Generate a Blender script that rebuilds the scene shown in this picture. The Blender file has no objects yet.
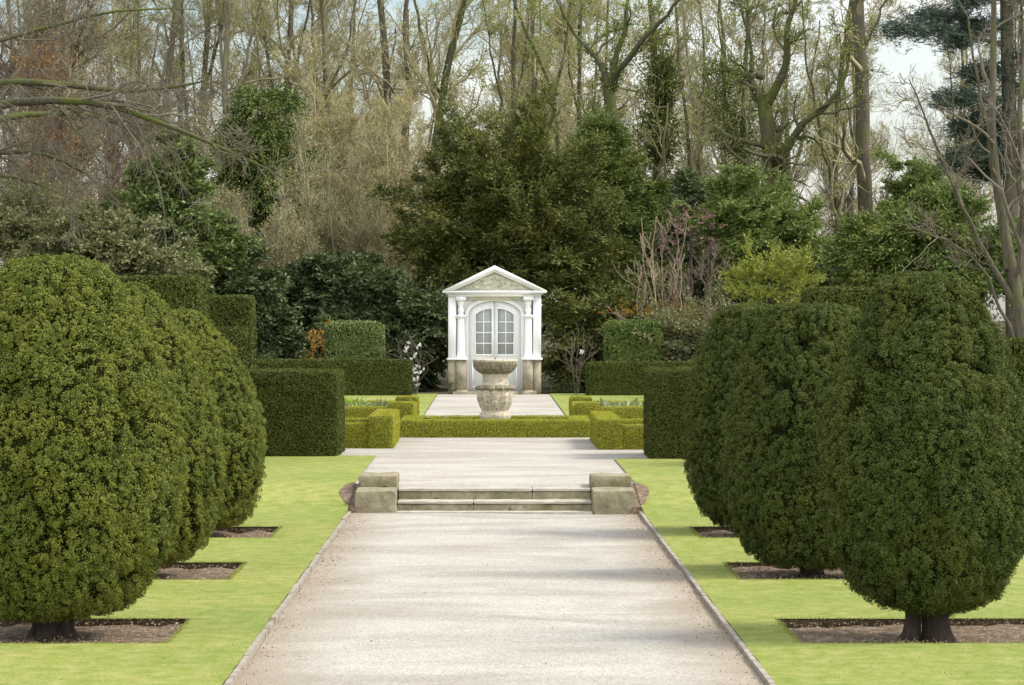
import bpy, math, random
import numpy as np

C = bpy.context.scene.collection
F, HZ, VX, VY = 3300.0, 2.4, 490.0, 314.0
UP = 0.25                                    # level of the upper terrace
RAD = math.radians


def W(x, y, d):
    """point in metres that a camera at the origin axis sees at x, y when it is d away"""
    return np.array([(x - VX) / F * d, d, HZ - (y - VY) / F * d])


# ------------------------------------------------------------------ objects
def tag(o, label=None, cat=None, group=None, kind=None):
    if label: o['label'] = label
    if cat: o['category'] = cat
    if group: o['group'] = group
    if kind: o['kind'] = kind
    return o


def empty(name, loc=(0, 0, 0), **k):
    o = bpy.data.objects.new(name, None)
    o.location = loc
    o.empty_display_size = .3
    C.objects.link(o)
    return tag(o, **k)


def cat(parts):
    Vs, Qs, off = [], [], 0
    for V, Q in parts:
        Vs.append(np.asarray(V, float)); Qs.append(np.asarray(Q, np.int64) + off); off += len(V)
    return np.concatenate(Vs), np.concatenate(Qs)


def mesh(name, V, Q, mat, parent=None, smooth=False, **k):
    V = np.asarray(V, np.float32); Q = np.asarray(Q, np.int32)
    me = bpy.data.meshes.new(name)
    n = Q.shape[1]
    me.vertices.add(len(V)); me.vertices.foreach_set('co', V.ravel())
    me.loops.add(Q.size); me.loops.foreach_set('vertex_index', Q.ravel())
    me.polygons.add(len(Q)); me.polygons.foreach_set('loop_start', np.arange(len(Q), dtype=np.int32) * n)
    if smooth: me.polygons.foreach_set('use_smooth', np.ones(len(Q), bool))
    me.update(calc_edges=True)
    me.materials.append(mat)
    o = bpy.data.objects.new(name, me)
    C.objects.link(o)
    if parent is not None:
        o.parent = parent
        l = np.zeros(3, np.float32); q = parent
        while q is not None: l = l + np.array(q.location, np.float32); q = q.parent
        if np.abs(l).sum() > 0:
            V2 = V - l
            me.vertices.foreach_set('co', V2.ravel()); me.update()
    return tag(o, **k)


def copy_tree(o, loc, rz=0, s=1.0, label=None):
    r = o.copy(); C.objects.link(r)
    r.location = loc; r.rotation_euler = (0, 0, rz); r.scale = (s, s, s)
    if label: r['label'] = label
    for ch in list(o.children):
        c = ch.copy(); C.objects.link(c); c.parent = r
    return r


# ------------------------------------------------------------------ noise
def _hash(i, j, k, s):
    h = (i * 374761393 + j * 668265263 + k * 2147483647 + s * 974634777) & 0xffffffff
    h = ((h ^ (h >> 13)) * 1274126177) & 0xffffffff
    h = ((h ^ (h >> 16)) * 2246822519) & 0xffffffff
    return ((h ^ (h >> 15)) & 0xffffff) / float(0xffffff)


def noise(P, scale=1.0, seed=0):
    p = np.asarray(P, float) * scale
    i = np.floor(p).astype(np.int64); f = p - i
    f = f * f * (3 - 2 * f)
    out = 0
    for a in (0, 1):
        for b in (0, 1):
            for c in (0, 1):
                w = (f[:, 0] if a else 1 - f[:, 0]) * (f[:, 1] if b else 1 - f[:, 1]) * (f[:, 2] if c else 1 - f[:, 2])
                out = out + w * _hash(i[:, 0] + a, i[:, 1] + b, i[:, 2] + c, seed)
    return out * 2 - 1


def nrm(a):
    return a / np.maximum(np.linalg.norm(a, axis=-1, keepdims=True), 1e-9)


# ------------------------------------------------------------------ shapes
def box(x0, x1, y0, y1, z0, z1):
    V = [(x0, y0, z0), (x1, y0, z0), (x1, y1, z0), (x0, y1, z0), (x0, y0, z1), (x1, y0, z1), (x1, y1, z1), (x0, y1, z1)]
    Q = [(0, 3, 2, 1), (4, 5, 6, 7), (0, 1, 5, 4), (1, 2, 6, 5), (2, 3, 7, 6), (3, 0, 4, 7)]
    return np.array(V, float), np.array(Q)


def rough_box(x0, x1, y0, y1, z0, z1, step=.06, r=.03, amp=.006, ns=6, seed=0, open_bottom=False):
    """box with eased edges and an uneven surface"""
    lo = np.array([x0, y0, z0]); hi = np.array([x1, y1, z1]); parts = []
    for ax in range(3):
        for side in (0, 1):
            if open_bottom and ax == 2 and side == 0: continue
            a, b = [q for q in range(3) if q != ax]
            na = max(1, int(math.ceil((hi[a] - lo[a]) / step))); nb = max(1, int(math.ceil((hi[b] - lo[b]) / step)))
            A, B = np.meshgrid(np.linspace(lo[a], hi[a], na + 1), np.linspace(lo[b], hi[b], nb + 1), indexing='ij')
            V = np.zeros(((na + 1) * (nb + 1), 3))
            V[:, a] = A.ravel(); V[:, b] = B.ravel(); V[:, ax] = hi[ax] if side else lo[ax]
            I = np.arange((na + 1) * (nb + 1)).reshape(na + 1, nb + 1)
            Q = np.stack([I[:-1, :-1], I[1:, :-1], I[1:, 1:], I[:-1, 1:]], -1).reshape(-1, 4)
            flip = (side == 0) ^ (ax == 1)
            if flip: Q = Q[:, ::-1]
            parts.append((V, Q))
    V, Q = cat(parts)
    rr = np.minimum(r, (hi - lo) * .49)
    c = np.clip(V, lo + rr, hi - rr)
    n = nrm((V - c) / rr)
    V = c + n * rr
    if amp:
        d = amp * (noise(V, ns, seed) + .6 * noise(V, ns * 2.3, seed + 1))
        V = V + n * d[:, None]
    return V, Q


def lathe(prof, n=48, cx=0, cy=0, fn=None):
    prof = np.array(prof, float)
    th = np.linspace(0, 2 * np.pi, n, endpoint=False)
    T, Z = np.meshgrid(th, prof[:, 1]); R = np.repeat(prof[:, :1], n, 1)
    if fn is not None: R = fn(R, T, Z)
    V = np.stack([cx + R * np.cos(T), cy + R * np.sin(T), Z], -1).reshape(-1, 3)
    I = np.arange(len(prof) * n).reshape(len(prof), n)
    J = np.roll(I, -1, 1)
    Q = np.stack([I[:-1], J[:-1], J[1:], I[1:]], -1).reshape(-1, 4)
    return V, Q


def resample(prof, n):
    """smooth profile through the given (r, z) points"""
    p = np.array(prof, float)
    s = np.r_[0, np.cumsum(np.linalg.norm(np.diff(p, axis=0), axis=1))]
    t = np.linspace(0, s[-1], n)
    q = np.stack([np.interp(t, s, p[:, 0]), np.interp(t, s, p[:, 1])], -1)
    for _ in range(max(2, n // 24)):
        q[1:-1] = .25 * q[:-2] + .5 * q[1:-1] + .25 * q[2:]
    return q


def prism(poly, y0, y1):
    """flat outline in x, z given a thickness: triangles fanned from the centre"""
    p = np.array(poly, float); n = len(p)
    c = p.mean(0)
    V = np.concatenate([np.c_[p[:, 0], np.full(n, y0), p[:, 1]], np.c_[p[:, 0], np.full(n, y1), p[:, 1]],
                        [[c[0], y0, c[1]], [c[0], y1, c[1]]]])
    i = np.arange(n); j = (i + 1) % n
    T = np.concatenate([np.c_[i, j, np.full(n, 2 * n)], np.c_[j + n, i + n, np.full(n, 2 * n + 1)],
                        np.c_[i, i + n, j + n], np.c_[i, j + n, j]])
    return V, T


def band(inner, outer, y0, y1):
    """strip between two outlines of equal length, given a thickness"""
    a = np.array(inner, float); b = np.array(outer, float); n = len(a)
    def lay(p, y): return np.c_[p[:, 0], np.full(n, y), p[:, 1]]
    V = np.concatenate([lay(a, y0), lay(b, y0), lay(a, y1), lay(b, y1)])
    i = np.arange(n - 1); j = i + 1
    Q = np.concatenate([np.c_[i, i + n, j + n, j], np.c_[i + 2 * n, j + 2 * n, j + 3 * n, i + 3 * n],
                        np.c_[i, j, j + 2 * n, i + 2 * n], np.c_[i + n, i + 3 * n, j + 3 * n, j + n],
                        [[0, 2 * n, 3 * n, n], [n - 1, 2 * n - 1, 4 * n - 1, 3 * n - 1]]])
    return V, Q


def grid(x0, x1, y0, y1, nx, ny, zf):
    X, Y = np.meshgrid(np.linspace(x0, x1, nx + 1), np.linspace(y0, y1, ny + 1), indexing='ij')
    Z = zf(X, Y) if callable(zf) else np.full_like(X, zf)
    V = np.stack([X, Y, Z], -1).reshape(-1, 3)
    I = np.arange((nx + 1) * (ny + 1)).reshape(nx + 1, ny + 1)
    return V, np.stack([I[:-1, :-1], I[1:, :-1], I[1:, 1:], I[:-1, 1:]], -1).reshape(-1, 4)


# ------------------------------------------------------------------ foliage
def on_quads(V, Q, n, rng):
    a, b, c, d = (V[Q[:, k]] for k in range(4))
    N = np.cross(c - a, d - b)
    A = np.linalg.norm(N, axis=1)
    k = rng.choice(len(Q), n, p=A / A.sum())
    u, v = rng.random((2, n, 1))
    P = (a[k] * (1 - u) + b[k] * u) * (1 - v) + (d[k] * (1 - u) + c[k] * u) * v
    return P, nrm(N[k])


def leaves(P, D, L, w, rng, spread=.6, lift=0.0, face=None):
    """one rhombic leaf or sprig per point, along D with some scatter"""
    n = len(P)
    d = nrm(D + rng.normal(0, spread, (n, 3)) + np.array([0, 0, lift]))
    s = nrm(np.cross(d, rng.normal(0, 1, (n, 3)) if face is None else face + rng.normal(0, .3, (n, 3))))
    up = np.cross(s, d)
    L = (L * rng.uniform(.6, 1.35, n))[:, None]; wd = (w * rng.uniform(.7, 1.3, n))[:, None]
    V = np.empty((n, 4, 3))
    V[:, 0] = P
    V[:, 1] = P + d * L * .5 - s * wd * .5 + up * wd * .18
    V[:, 2] = P + d * L
    V[:, 3] = P + d * L * .5 + s * wd * .5 + up * wd * .18
    return V.reshape(-1, 3), np.arange(4 * n).reshape(n, 4)


def clipped(V, Q, n, L, w, rng, spread=.7, lift=.25, sink=.3):
    P, N = on_quads(V, Q, n, rng)
    P = P - N * L * sink * rng.random((n, 1))
    return leaves(P, N, L, w, rng, spread, lift)


def tufted(V, Q, n, per, rad, L, w, rng, lift=.3, out=.02, seed=0, plane=0.0):
    """clipped face made of rounded leafy tufts that stand out unevenly, with gaps between them"""
    P, N = on_quads(V, Q, n, rng)
    P = P + N * (rng.normal(0, out, (n, 1)) + out * 1.3 * noise(P * [1, 1, .5], 6, seed)[:, None])
    k = np.repeat(np.arange(n), per)
    e = nrm(rng.normal(0, 1, (n * per, 3)) * [1, 1, 1.25] + N[k] * .9 + np.array([0, 0, lift]))
    r = rad * rng.uniform(.6, 1.3, n)
    p = P[k] + e * (r[k] * rng.uniform(.62, 1, n * per))[:, None]
    tang = nrm(np.cross(e, rng.normal(0, 1, (n * per, 3)))) + np.array([0, 0, .35])
    return leaves(p, tang + e * .4, L, w, rng, .2, lift * .3, e * (1 - plane) + N[k] * plane)


def sprays(P, D, S, m, L, w, rng, droop=0.0, flat=.5):
    """m leaves set along a short bowed axis at every point"""
    n = len(P)
    d = nrm(D); s = nrm(np.cross(d, np.array([0, 0, 1.0]) + rng.normal(0, .3, (n, 3))))
    S = S * rng.uniform(.5, 1.3, (n, 1))
    t = (np.arange(m) + .5) / m
    pts, dirs = [], []
    for k in range(m):
        side = 1 if k % 2 else -1
        q = P + d * S * t[k] + np.array([0, 0, -1.0]) * droop * S * t[k] ** 2
        pts.append(q); dirs.append(d * .8 + s * side * flat + np.array([0, 0, -1.0]) * droop * t[k])
    return leaves(np.concatenate(pts), np.concatenate(dirs), L, w, rng, .28)


def clumpy(blobs, nclump, nspray, S, m, L, w, rng, droop=.2, lift=.2, csize=.55, flat=.5, inner=.72):
    """crown that fills a set of ellipsoids (cx, cy, cz, rx, ry, rz) with separate clumps of sprays"""
    B = np.array(blobs, float)
    wt = (B[:, 3] * B[:, 5] + B[:, 3] * B[:, 4]); k = rng.choice(len(B), nclump, p=wt / wt.sum())
    u = nrm(rng.normal(0, 1, (nclump, 3)))
    u[:, 1] -= .25; u = nrm(u)
    cen = B[k, :3] + u * B[k, 3:] * rng.uniform(inner, 1.0, (nclump, 1))
    out = nrm(u / B[k, 3:])
    q = rng.integers(0, nclump, nspray)
    e = nrm(rng.normal(0, 1, (nspray, 3)))
    cs = csize * rng.uniform(.6, 1.3, nclump)
    P = cen[q] + e * cs[q][:, None] * rng.uniform(.2, 1, (nspray, 1)) * np.array([1, 1, .62])
    D = out[q] * .6 + e * .8 + np.array([0, 0, lift])
    return sprays(P, D, S, m, L, w, rng, droop, flat)


def plumes(blobs, n, per, S, m, L, w, rng, length=1.1, lift=.35, droop=.25, width=.3, flat=.5, inner=.35, front=.25):
    """crown of separate feathery boughs that start inside the ellipsoids and break through their outline"""
    B = np.array(blobs, float)
    wt = B[:, 3] * B[:, 5] + B[:, 3] * B[:, 4]; k = rng.choice(len(B), n, p=wt / wt.sum())
    u = nrm(rng.normal(0, 1, (n, 3)) - np.array([0, front, 0])); u[:, 2] += .1; u = nrm(u)
    o = B[k, :3] + u * B[k, 3:] * rng.uniform(inner, .95, (n, 1))
    ax = nrm(nrm(u / B[k, 3:]) * .8 + rng.normal(0, .35, (n, 3)) + np.array([0, 0, lift]))
    sd = nrm(np.cross(ax, np.array([0, 0, 1.0]) + rng.normal(0, .35, (n, 3)))); up = np.cross(sd, ax)
    ln = length * rng.uniform(.45, 1.35, n)
    q = np.repeat(np.arange(n), per); N = len(q)
    t = rng.random((N, 1)) ** .8
    lat = rng.normal(0, 1, (N, 2)) * width * (1.15 - t)
    P = o[q] + ax[q] * (t * ln[q][:, None]) + sd[q] * lat[:, :1] + up[q] * lat[:, 1:] * .38 + np.array([0, 0, -1.0]) * droop * ln[q][:, None] * t ** 2
    D = ax[q] * .75 + sd[q] * np.sign(lat[:, :1]) * .5 + rng.normal(0, .25, (N, 3)) + np.array([0, 0, -1.0]) * droop * t
    return sprays(P, D, S, m, L, w, rng, droop * .6, flat)


# ------------------------------------------------------------------ branches
def tubes(P, R, sides):
    n, m, _ = P.shape
    T = nrm(np.gradient(P, axis=1)) if m > 2 else nrm(np.repeat(P[:, 1:] - P[:, :1], 2, 1))
    mean = nrm(P[:, -1] - P[:, 0])
    ref = np.where(np.abs(mean[:, 2:3]) < .8, np.array([[0, 0, 1.0]]), np.array([[1.0, 0, 0]]))
    U = nrm(np.cross(T, ref[:, None, :])); Vv = np.cross(T, U)
    a = np.linspace(0, 2 * np.pi, sides, endpoint=False)
    ring = P[:, :, None] + R[:, :, None, None] * (np.cos(a)[None, None, :, None] * U[:, :, None] + np.sin(a)[None, None, :, None] * Vv[:, :, None])
    I = np.arange(n * m * sides).reshape(n, m, sides); J = np.roll(I, -1, 2)
    Q = np.stack([I[:, :-1], J[:, :-1], J[:, 1:], I[:, 1:]], -1).reshape(-1, 4)
    return ring.reshape(-1, 3), Q


def path_pts(pts, m, rng, wob=0.0):
    p = np.array(pts, float)
    s = np.r_[0, np.cumsum(np.linalg.norm(np.diff(p, axis=0), axis=1))]
    t = np.linspace(0, s[-1], m)
    q = np.stack([np.interp(t, s, p[:, k]) for k in range(3)], -1)
    for _ in range(2): q[1:-1] = .25 * q[:-2] + .5 * q[1:-1] + .25 * q[2:]
    if wob: q[1:] += np.cumsum(rng.normal(0, wob, (m - 1, 3)), 0) * .4
    return q


def kids(P, R, per, t0, t1, ang, ratio, m, rng, up=.1, wig=.18, rr=.6, rmin=.007, lmin=.25, lmax=9, taper=.3):
    """branches springing from branches"""
    n, mm, _ = P.shape
    ln = np.linalg.norm(np.diff(P, axis=1), axis=2).sum(1)
    cnt = rng.poisson(per * np.ones(n) if np.isscalar(per) else per)
    k = np.repeat(np.arange(n), cnt); N = len(k)
    t = rng.uniform(t0, t1, N) * (mm - 1)
    i = np.minimum(t.astype(int), mm - 2); f = (t - i)[:, None]
    p0 = P[k, i] * (1 - f) + P[k, i + 1] * f
    tan = nrm(P[k, i + 1] - P[k, i])
    rad = R[k, i] * (1 - f[:, 0]) + R[k, i + 1] * f[:, 0]
    side = nrm(np.cross(tan, rng.normal(0, 1, (N, 3))))
    a = rng.uniform(ang[0], ang[1], N)[:, None]
    d = tan * np.cos(a) + side * np.sin(a)
    L = np.clip(ln[k] * ratio * rng.uniform(.5, 1.25, N) * (1.15 - .55 * t / (mm - 1)), lmin, lmax)[:, None]
    out = np.empty((N, m, 3)); out[:, 0] = p0
    for q in range(1, m):
        d = nrm(d + rng.normal(0, wig, (N, 3)) + np.array([0, 0, up]))
        out[:, q] = out[:, q - 1] + d * L / (m - 1)
    r0 = np.maximum(rad * rr, rmin)
    RR = np.maximum(r0[:, None] * np.linspace(1, taper, m)[None, :], rmin * .75)
    return out, RR


def bare_tree(name, label, trunks, mat, twig_mat, rng, group=None, leaf=None, nleaf=0, leaf_size=.07, dens=1.0, up=.12,
              limb_ratio=.4, twig_r=.0075, ivy=None, nivy=0, ivy_r=.25, ivy_top=.7, lv1=9, lv2=8, lv3=7, lv4=0, ang=(.5, 1.15), t0=.3, base=None, wob=.12):
    """tree whose given stems (points, r0, r1) bear limbs, branches and twigs"""
    stems = []
    for pts, r0, r1 in trunks:
        p = path_pts(pts, 14, rng, wob)
        stems.append((p[None], np.linspace(r0, r1, 14)[None]))
    P0 = np.concatenate([s[0] for s in stems]); R0 = np.concatenate([s[1] for s in stems])
    b = base if base is not None else P0[0, 0]
    root = empty(name, tuple(b), label=label, cat='tree', group=group)
    ln = np.linalg.norm(np.diff(P0, axis=1), axis=2).sum(1)
    per = lv1 * dens * ln / max(ln.max(), 1e-6)
    P1, R1 = kids(P0, R0, per, t0, 1, ang, limb_ratio, 8, rng, up, .27, .5, twig_r * 2, .8, 6)
    P2, R2 = kids(np.concatenate([P1]), R1, lv2 * dens, .15, 1, (.4, 1.1), .5, 6, rng, up, .28, .55, twig_r * 1.3, .4, 3)
    P3, R3 = kids(P2, R2, lv3 * dens, .1, 1, (.35, 1.0), .55, 4, rng, up * .8, .22, .6, twig_r, .25, 1.5)
    flare = R0.copy(); flare[:, 0] *= 1.35; flare[:, 1] *= 1.1
    V, Q = tubes(P0, flare, 9)
    mesh('trunk', V, Q, mat, root, True)
    tw = [tubes(P1, R1, 5), tubes(P2, R2, 3), tubes(P3, R3, 3)]
    ends = [P3]
    if lv4:
        P4, R4 = kids(P3, R3, lv4 * dens, .1, 1, (.3, .9), .6, 3, rng, up * .8, .2, .7, twig_r * .85, .2, .8)
        tw.append(tubes(P4, R4, 3)); ends.append(P4)
    V, Q = cat(tw)
    crown = mesh('crown', V, Q, twig_mat, root)
    if leaf is not None and nleaf:
        E = ends[-1]; k = rng.integers(0, len(E), nleaf); j = rng.integers(1, E.shape[1], nleaf)
        p = E[k, j] + rng.normal(0, .05, (nleaf, 3))
        V, Q = leaves(p, rng.normal(0, 1, (nleaf, 3)), leaf_size, leaf_size * .6, rng, .5, .3)
        mesh('leaves', V, Q, leaf, root)
    if ivy is not None and nivy:
        k = rng.integers(0, len(P0), nivy); j = (rng.random(nivy) ** 1.25 * ivy_top * 12.9).astype(int); f = rng.random((nivy, 1))
        p = P0[k, j] * (1 - f) + P0[k, j + 1] * f
        e = nrm(rng.normal(0, 1, (nivy, 3)) * np.array([1, 1, .5]))
        p = p + e * (R0[k, j][:, None] + ivy_r * rng.random((nivy, 1)) ** .8 * (1.15 + 1.1 * noise(p, 1.3, 5))[:, None] * (1.25 - .08 * j)[:, None])
        V, Q = leaves(p, e, .10, .07, rng, .6, -.2)
        mesh('ivy', V, Q, ivy, root)
    return root


# ------------------------------------------------------------------ materials
def new_mat(name):
    m = bpy.data.materials.new(name); m.use_nodes = True
    nt = m.node_tree
    return m, nt, nt.nodes, nt.links, nt.nodes['Principled BSDF']


def ramp(ns, stops):
    r = ns.new('ShaderNodeValToRGB'); e = r.color_ramp.elements
    while len(e) > len(stops): e.remove(e[-1])
    while len(e) < len(stops): e.new(.5)
    for el, (p, c) in zip(e, stops): el.position = p; el.color = (*c, 1)
    return r


def tex(ns, ls, scale, detail=4, rough=.6, vec=None, stretch=None, dist=0):
    t = ns.new('ShaderNodeTexNoise'); t.inputs['Scale'].default_value = scale
    t.inputs['Detail'].default_value = detail; t.inputs['Roughness'].default_value = rough
    t.inputs['Distortion'].default_value = dist
    if vec is not None:
        if stretch is not None:
            mp = ns.new('ShaderNodeMapping'); mp.inputs['Scale'].default_value = stretch
            ls.new(vec, mp.inputs[0]); vec = mp.outputs[0]
        ls.new(vec, t.inputs['Vector'])
    return t


def mixc(ns, ls, a, b, fac, mode='MIX'):
    m = ns.new('ShaderNodeMix'); m.data_type = 'RGBA'; m.blend_type = mode
    for sock, v in ((m.inputs[0], fac), (m.inputs[6], a), (m.inputs[7], b)):
        if hasattr(v, 'is_output'): ls.new(v, sock)
        elif isinstance(v, (int, float)): sock.default_value = v
        else: sock.default_value = (*v, 1)
    return m.outputs[2]


def leaf_mat(name, c1, c2, c3=None, trans=.25, rough=.55, patch=1.2, spec=.3):
    """foliage: every leaf its own shade between c1 and c2, c3 in broad patches"""
    m, nt, ns, ls, b = new_mat(name)
    g = ns.new('ShaderNodeNewGeometry'); oc = ns.new('ShaderNodeTexCoord')
    r = ramp(ns, [(0, c1), (1, c2)]); ls.new(g.outputs['Random Per Island'], r.inputs[0])
    col = r.outputs[0]
    if c3 is not None:
        t = tex(ns, ls, patch, 3, .6, oc.outputs['Object'])
        rr = ramp(ns, [(.42, (0, 0, 0)), (.68, (1, 1, 1))]); ls.new(t.outputs['Fac'], rr.inputs[0])
        mm = ns.new('ShaderNodeMath'); mm.operation = 'MULTIPLY'; mm.inputs[1].default_value = .75
        ls.new(rr.outputs[0], mm.inputs[0])
        col = mixc(ns, ls, col, c3, mm.outputs[0])
    ls.new(col, b.inputs['Base Color'])
    b.inputs['Roughness'].default_value = rough; b.inputs['Specular IOR Level'].default_value = spec
    if trans:
        tr = ns.new('ShaderNodeBsdfTranslucent'); ls.new(col, tr.inputs[0])
        mx = ns.new('ShaderNodeMixShader'); mx.inputs[0].default_value = trans
        ls.new(b.outputs[0], mx.inputs[1]); ls.new(tr.outputs[0], mx.inputs[2])
        ls.new(mx.outputs[0], nt.nodes['Material Output'].inputs[0])
    return m


def surf_mat(name, stops, scale=3, detail=6, rough=.85, bump=.3, bscale=40, stretch=None, over=None, spec=.25, bdist=.02):
    """weathered surface: noise ramp, optional second stain (colour, scale, lo, hi, stretch)"""
    m, nt, ns, ls, b = new_mat(name)
    oc = ns.new('ShaderNodeTexCoord').outputs['Object']
    t = tex(ns, ls, scale, detail, .65, oc, stretch)
    r = ramp(ns, stops); ls.new(t.outputs['Fac'], r.inputs[0]); col = r.outputs[0]
    for ov in (over or []):
        c, sc, lo, hi, st = ov
        t2 = tex(ns, ls, sc, 5, .65, oc, st, .3)
        r2 = ramp(ns, [(lo, (0, 0, 0)), (hi, (1, 1, 1))]); ls.new(t2.outputs['Fac'], r2.inputs[0])
        col = mixc(ns, ls, col, c, r2.outputs[0])
    ls.new(col, b.inputs['Base Color'])
    b.inputs['Roughness'].default_value = rough; b.inputs['Specular IOR Level'].default_value = spec
    if bump:
        t3 = tex(ns, ls, bscale, 4, .7, oc, stretch)
        bp = ns.new('ShaderNodeBump'); bp.inputs['Strength'].default_value = bump; bp.inputs['Distance'].default_value = bdist
        ls.new(t3.outputs['Fac'], bp.inputs['Height']); ls.new(bp.outputs[0], b.inputs['Normal'])
    return m


M = {}
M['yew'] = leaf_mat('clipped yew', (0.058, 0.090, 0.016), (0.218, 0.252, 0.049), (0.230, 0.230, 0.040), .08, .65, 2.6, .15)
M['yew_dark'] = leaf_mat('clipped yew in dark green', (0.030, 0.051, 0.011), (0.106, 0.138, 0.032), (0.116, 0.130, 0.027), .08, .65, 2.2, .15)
M['yew_hedge'] = leaf_mat('hedge yew', (.030, .046, .009), (.115, .132, .027), (.095, .110, .024), .1, .65, 2.2, .15)
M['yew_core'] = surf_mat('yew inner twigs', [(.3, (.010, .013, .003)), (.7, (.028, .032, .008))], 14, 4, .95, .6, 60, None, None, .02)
M['box'] = leaf_mat('box leaves', (0.190, 0.207, 0.018), (0.493, 0.470, 0.040), (0.381, 0.370, 0.034), .25, .5, 3, .35)
M['box_core'] = surf_mat('box inner twigs', [(.3, (.07, .08, .012)), (.7, (.14, .15, .022))], 14, 4, .95, .5, 60)
M['trunk'] = surf_mat('yew bark', [(.3, (.028, .020, .015)), (.7, (.075, .055, .042))], 9, 6, .9, .8, 30, (3, 3, .6))
M['bark'] = surf_mat('grey brown bark', [(.3, (.055, .046, .032)), (.7, (.145, .125, .09))], 5, 6, .9, .8, 20, (3, 3, .5),
                     [((.10, .11, .03), 1.3, .5, .68, None)])
M['moss'] = surf_mat('mossy bark', [(.3, (.04, .036, .022)), (.7, (.11, .10, .06))], 5, 6, .9, .8, 20, (3, 3, .5),
                     [((.085, .10, .02), 1.1, .42, .6, None)])
M['pale'] = surf_mat('pale bark', [(.3, (.11, .097, .066)), (.7, (.24, .215, .155))], 4, 6, .9, .6, 20, (3, 3, .5),
                     [((.17, .17, .06), 1.1, .5, .7, None)])
M['twig'] = surf_mat('grey tan twigs', [(.3, (.18, .157, .085)), (.7, (.37, .34, .205))], .7, 3, .9, 0)
M['twig_brown'] = surf_mat('purple brown twigs', [(.3, (.10, .075, .055)), (.7, (.20, .155, .115))], .7, 3, .9, 0)
M['twig_tan'] = surf_mat('tan lichen twigs', [(.3, (.27, .23, .12)), (.7, (.44, .39, .23))], .7, 3, .9, 0)
M['twig_grey'] = surf_mat('grey brown twigs', [(.3, (.095, .08, .055)), (.7, (.20, .175, .125))], .7, 3, .9, 0)
M['twig_dark'] = surf_mat('dark mossy twigs', [(.3, (.06, .055, .028)), (.7, (.13, .125, .06))], .7, 3, .9, 0)
M['bud'] = leaf_mat('spring buds', (.22, .24, .05), (.38, .38, .10), None, .35)
M['bud_green'] = leaf_mat('young spring leaves', (.16, .21, .035), (.32, .37, .07), None, .35)
M['bud_tan'] = leaf_mat('tan catkins', (.30, .26, .10), (.50, .44, .20), None, .35)
M['copper'] = leaf_mat('copper dead leaves', (.20, .105, .035), (.36, .21, .07), (.22, .15, .06), .3, .6, .8)
M['ivy'] = leaf_mat('ivy leaves', (0.045, 0.072, 0.017), (0.158, 0.188, 0.039), (0.120, 0.143, 0.030), .2, .45, .8)
M['bigyew'] = leaf_mat('wild yew', (0.031, 0.047, 0.010), (0.130, 0.150, 0.029), (0.169, 0.169, 0.034), .10, .6, .7)
M['laurel'] = leaf_mat('dark laurel', (0.034, 0.053, 0.018), (0.117, 0.153, 0.056), (0.091, 0.109, 0.040), .12, .5, .8, .25)
M['holly'] = leaf_mat('bright holly', (0.064, 0.102, 0.025), (0.206, 0.262, 0.072), (0.173, 0.206, 0.062), .2, .4, .8, .4)
M['olive'] = leaf_mat('olive shrub', (0.087, 0.098, 0.034), (0.246, 0.254, 0.112), (0.206, 0.198, 0.087), .2, .55, 1)
M['cypress'] = leaf_mat('feathery cypress', (0.041, 0.077, 0.016), (0.161, 0.217, 0.048), (0.177, 0.201, 0.041), .10, .6, .8)
M['conifer'] = leaf_mat('drooping conifer', (0.039, 0.071, 0.018), (0.152, 0.197, 0.043), (0.143, 0.160, 0.032), .10, .6, .8)
M['midgreen'] = leaf_mat('mid green shrub', (0.079, 0.122, 0.026), (0.245, 0.302, 0.072), (0.173, 0.216, 0.065), .3, .5, .9)
M['lime'] = leaf_mat('lime green shrub', (.15, .18, .03), (.32, .34, .06), None, .35, .5)
M['pine'] = leaf_mat('blue green pine needles', (0.022, 0.041, 0.026), (0.068, 0.103, 0.066), None, .1, .5)
M['orange'] = leaf_mat('orange leaves', (.22, .12, .02), (.40, .24, .04), None, .3)
M['pink'] = leaf_mat('pink blossom', (.22, .12, .11), (.36, .22, .19), None, .3)
M['pink_twig'] = surf_mat('pale pinkish twigs', [(.3, (.24, .185, .115)), (.7, (.40, .33, .22))], .7, 3, .9, 0)
M['blossom'] = leaf_mat('white blossom', (.70, .68, .66), (.82, .80, .78), None, .3)
M['greyplant'] = leaf_mat('grey green bedding leaves', (.15, .19, .07), (.30, .34, .17), (.25, .26, .10), .3, .5, 3)
M['tuft'] = leaf_mat('bright green bedding leaves', (.17, .28, .03), (.34, .46, .06), None, .4, .45)
M['petal'] = leaf_mat('pale flowers', (.62, .60, .50), (.78, .74, .55), None, .3)
M['far'] = leaf_mat('far wood', (.07, .068, .035), (.17, .155, .085), (.085, .105, .04), .2, .7, .25)
M['blade'] = leaf_mat('grass blades', (.22, .27, .05), (.32, .35, .085), (.33, .34, .08), .5, .5, .35)
M['litter'] = leaf_mat('fallen leaves', (.24, .17, .09), (.42, .32, .19), None, .1, .7)


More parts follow.
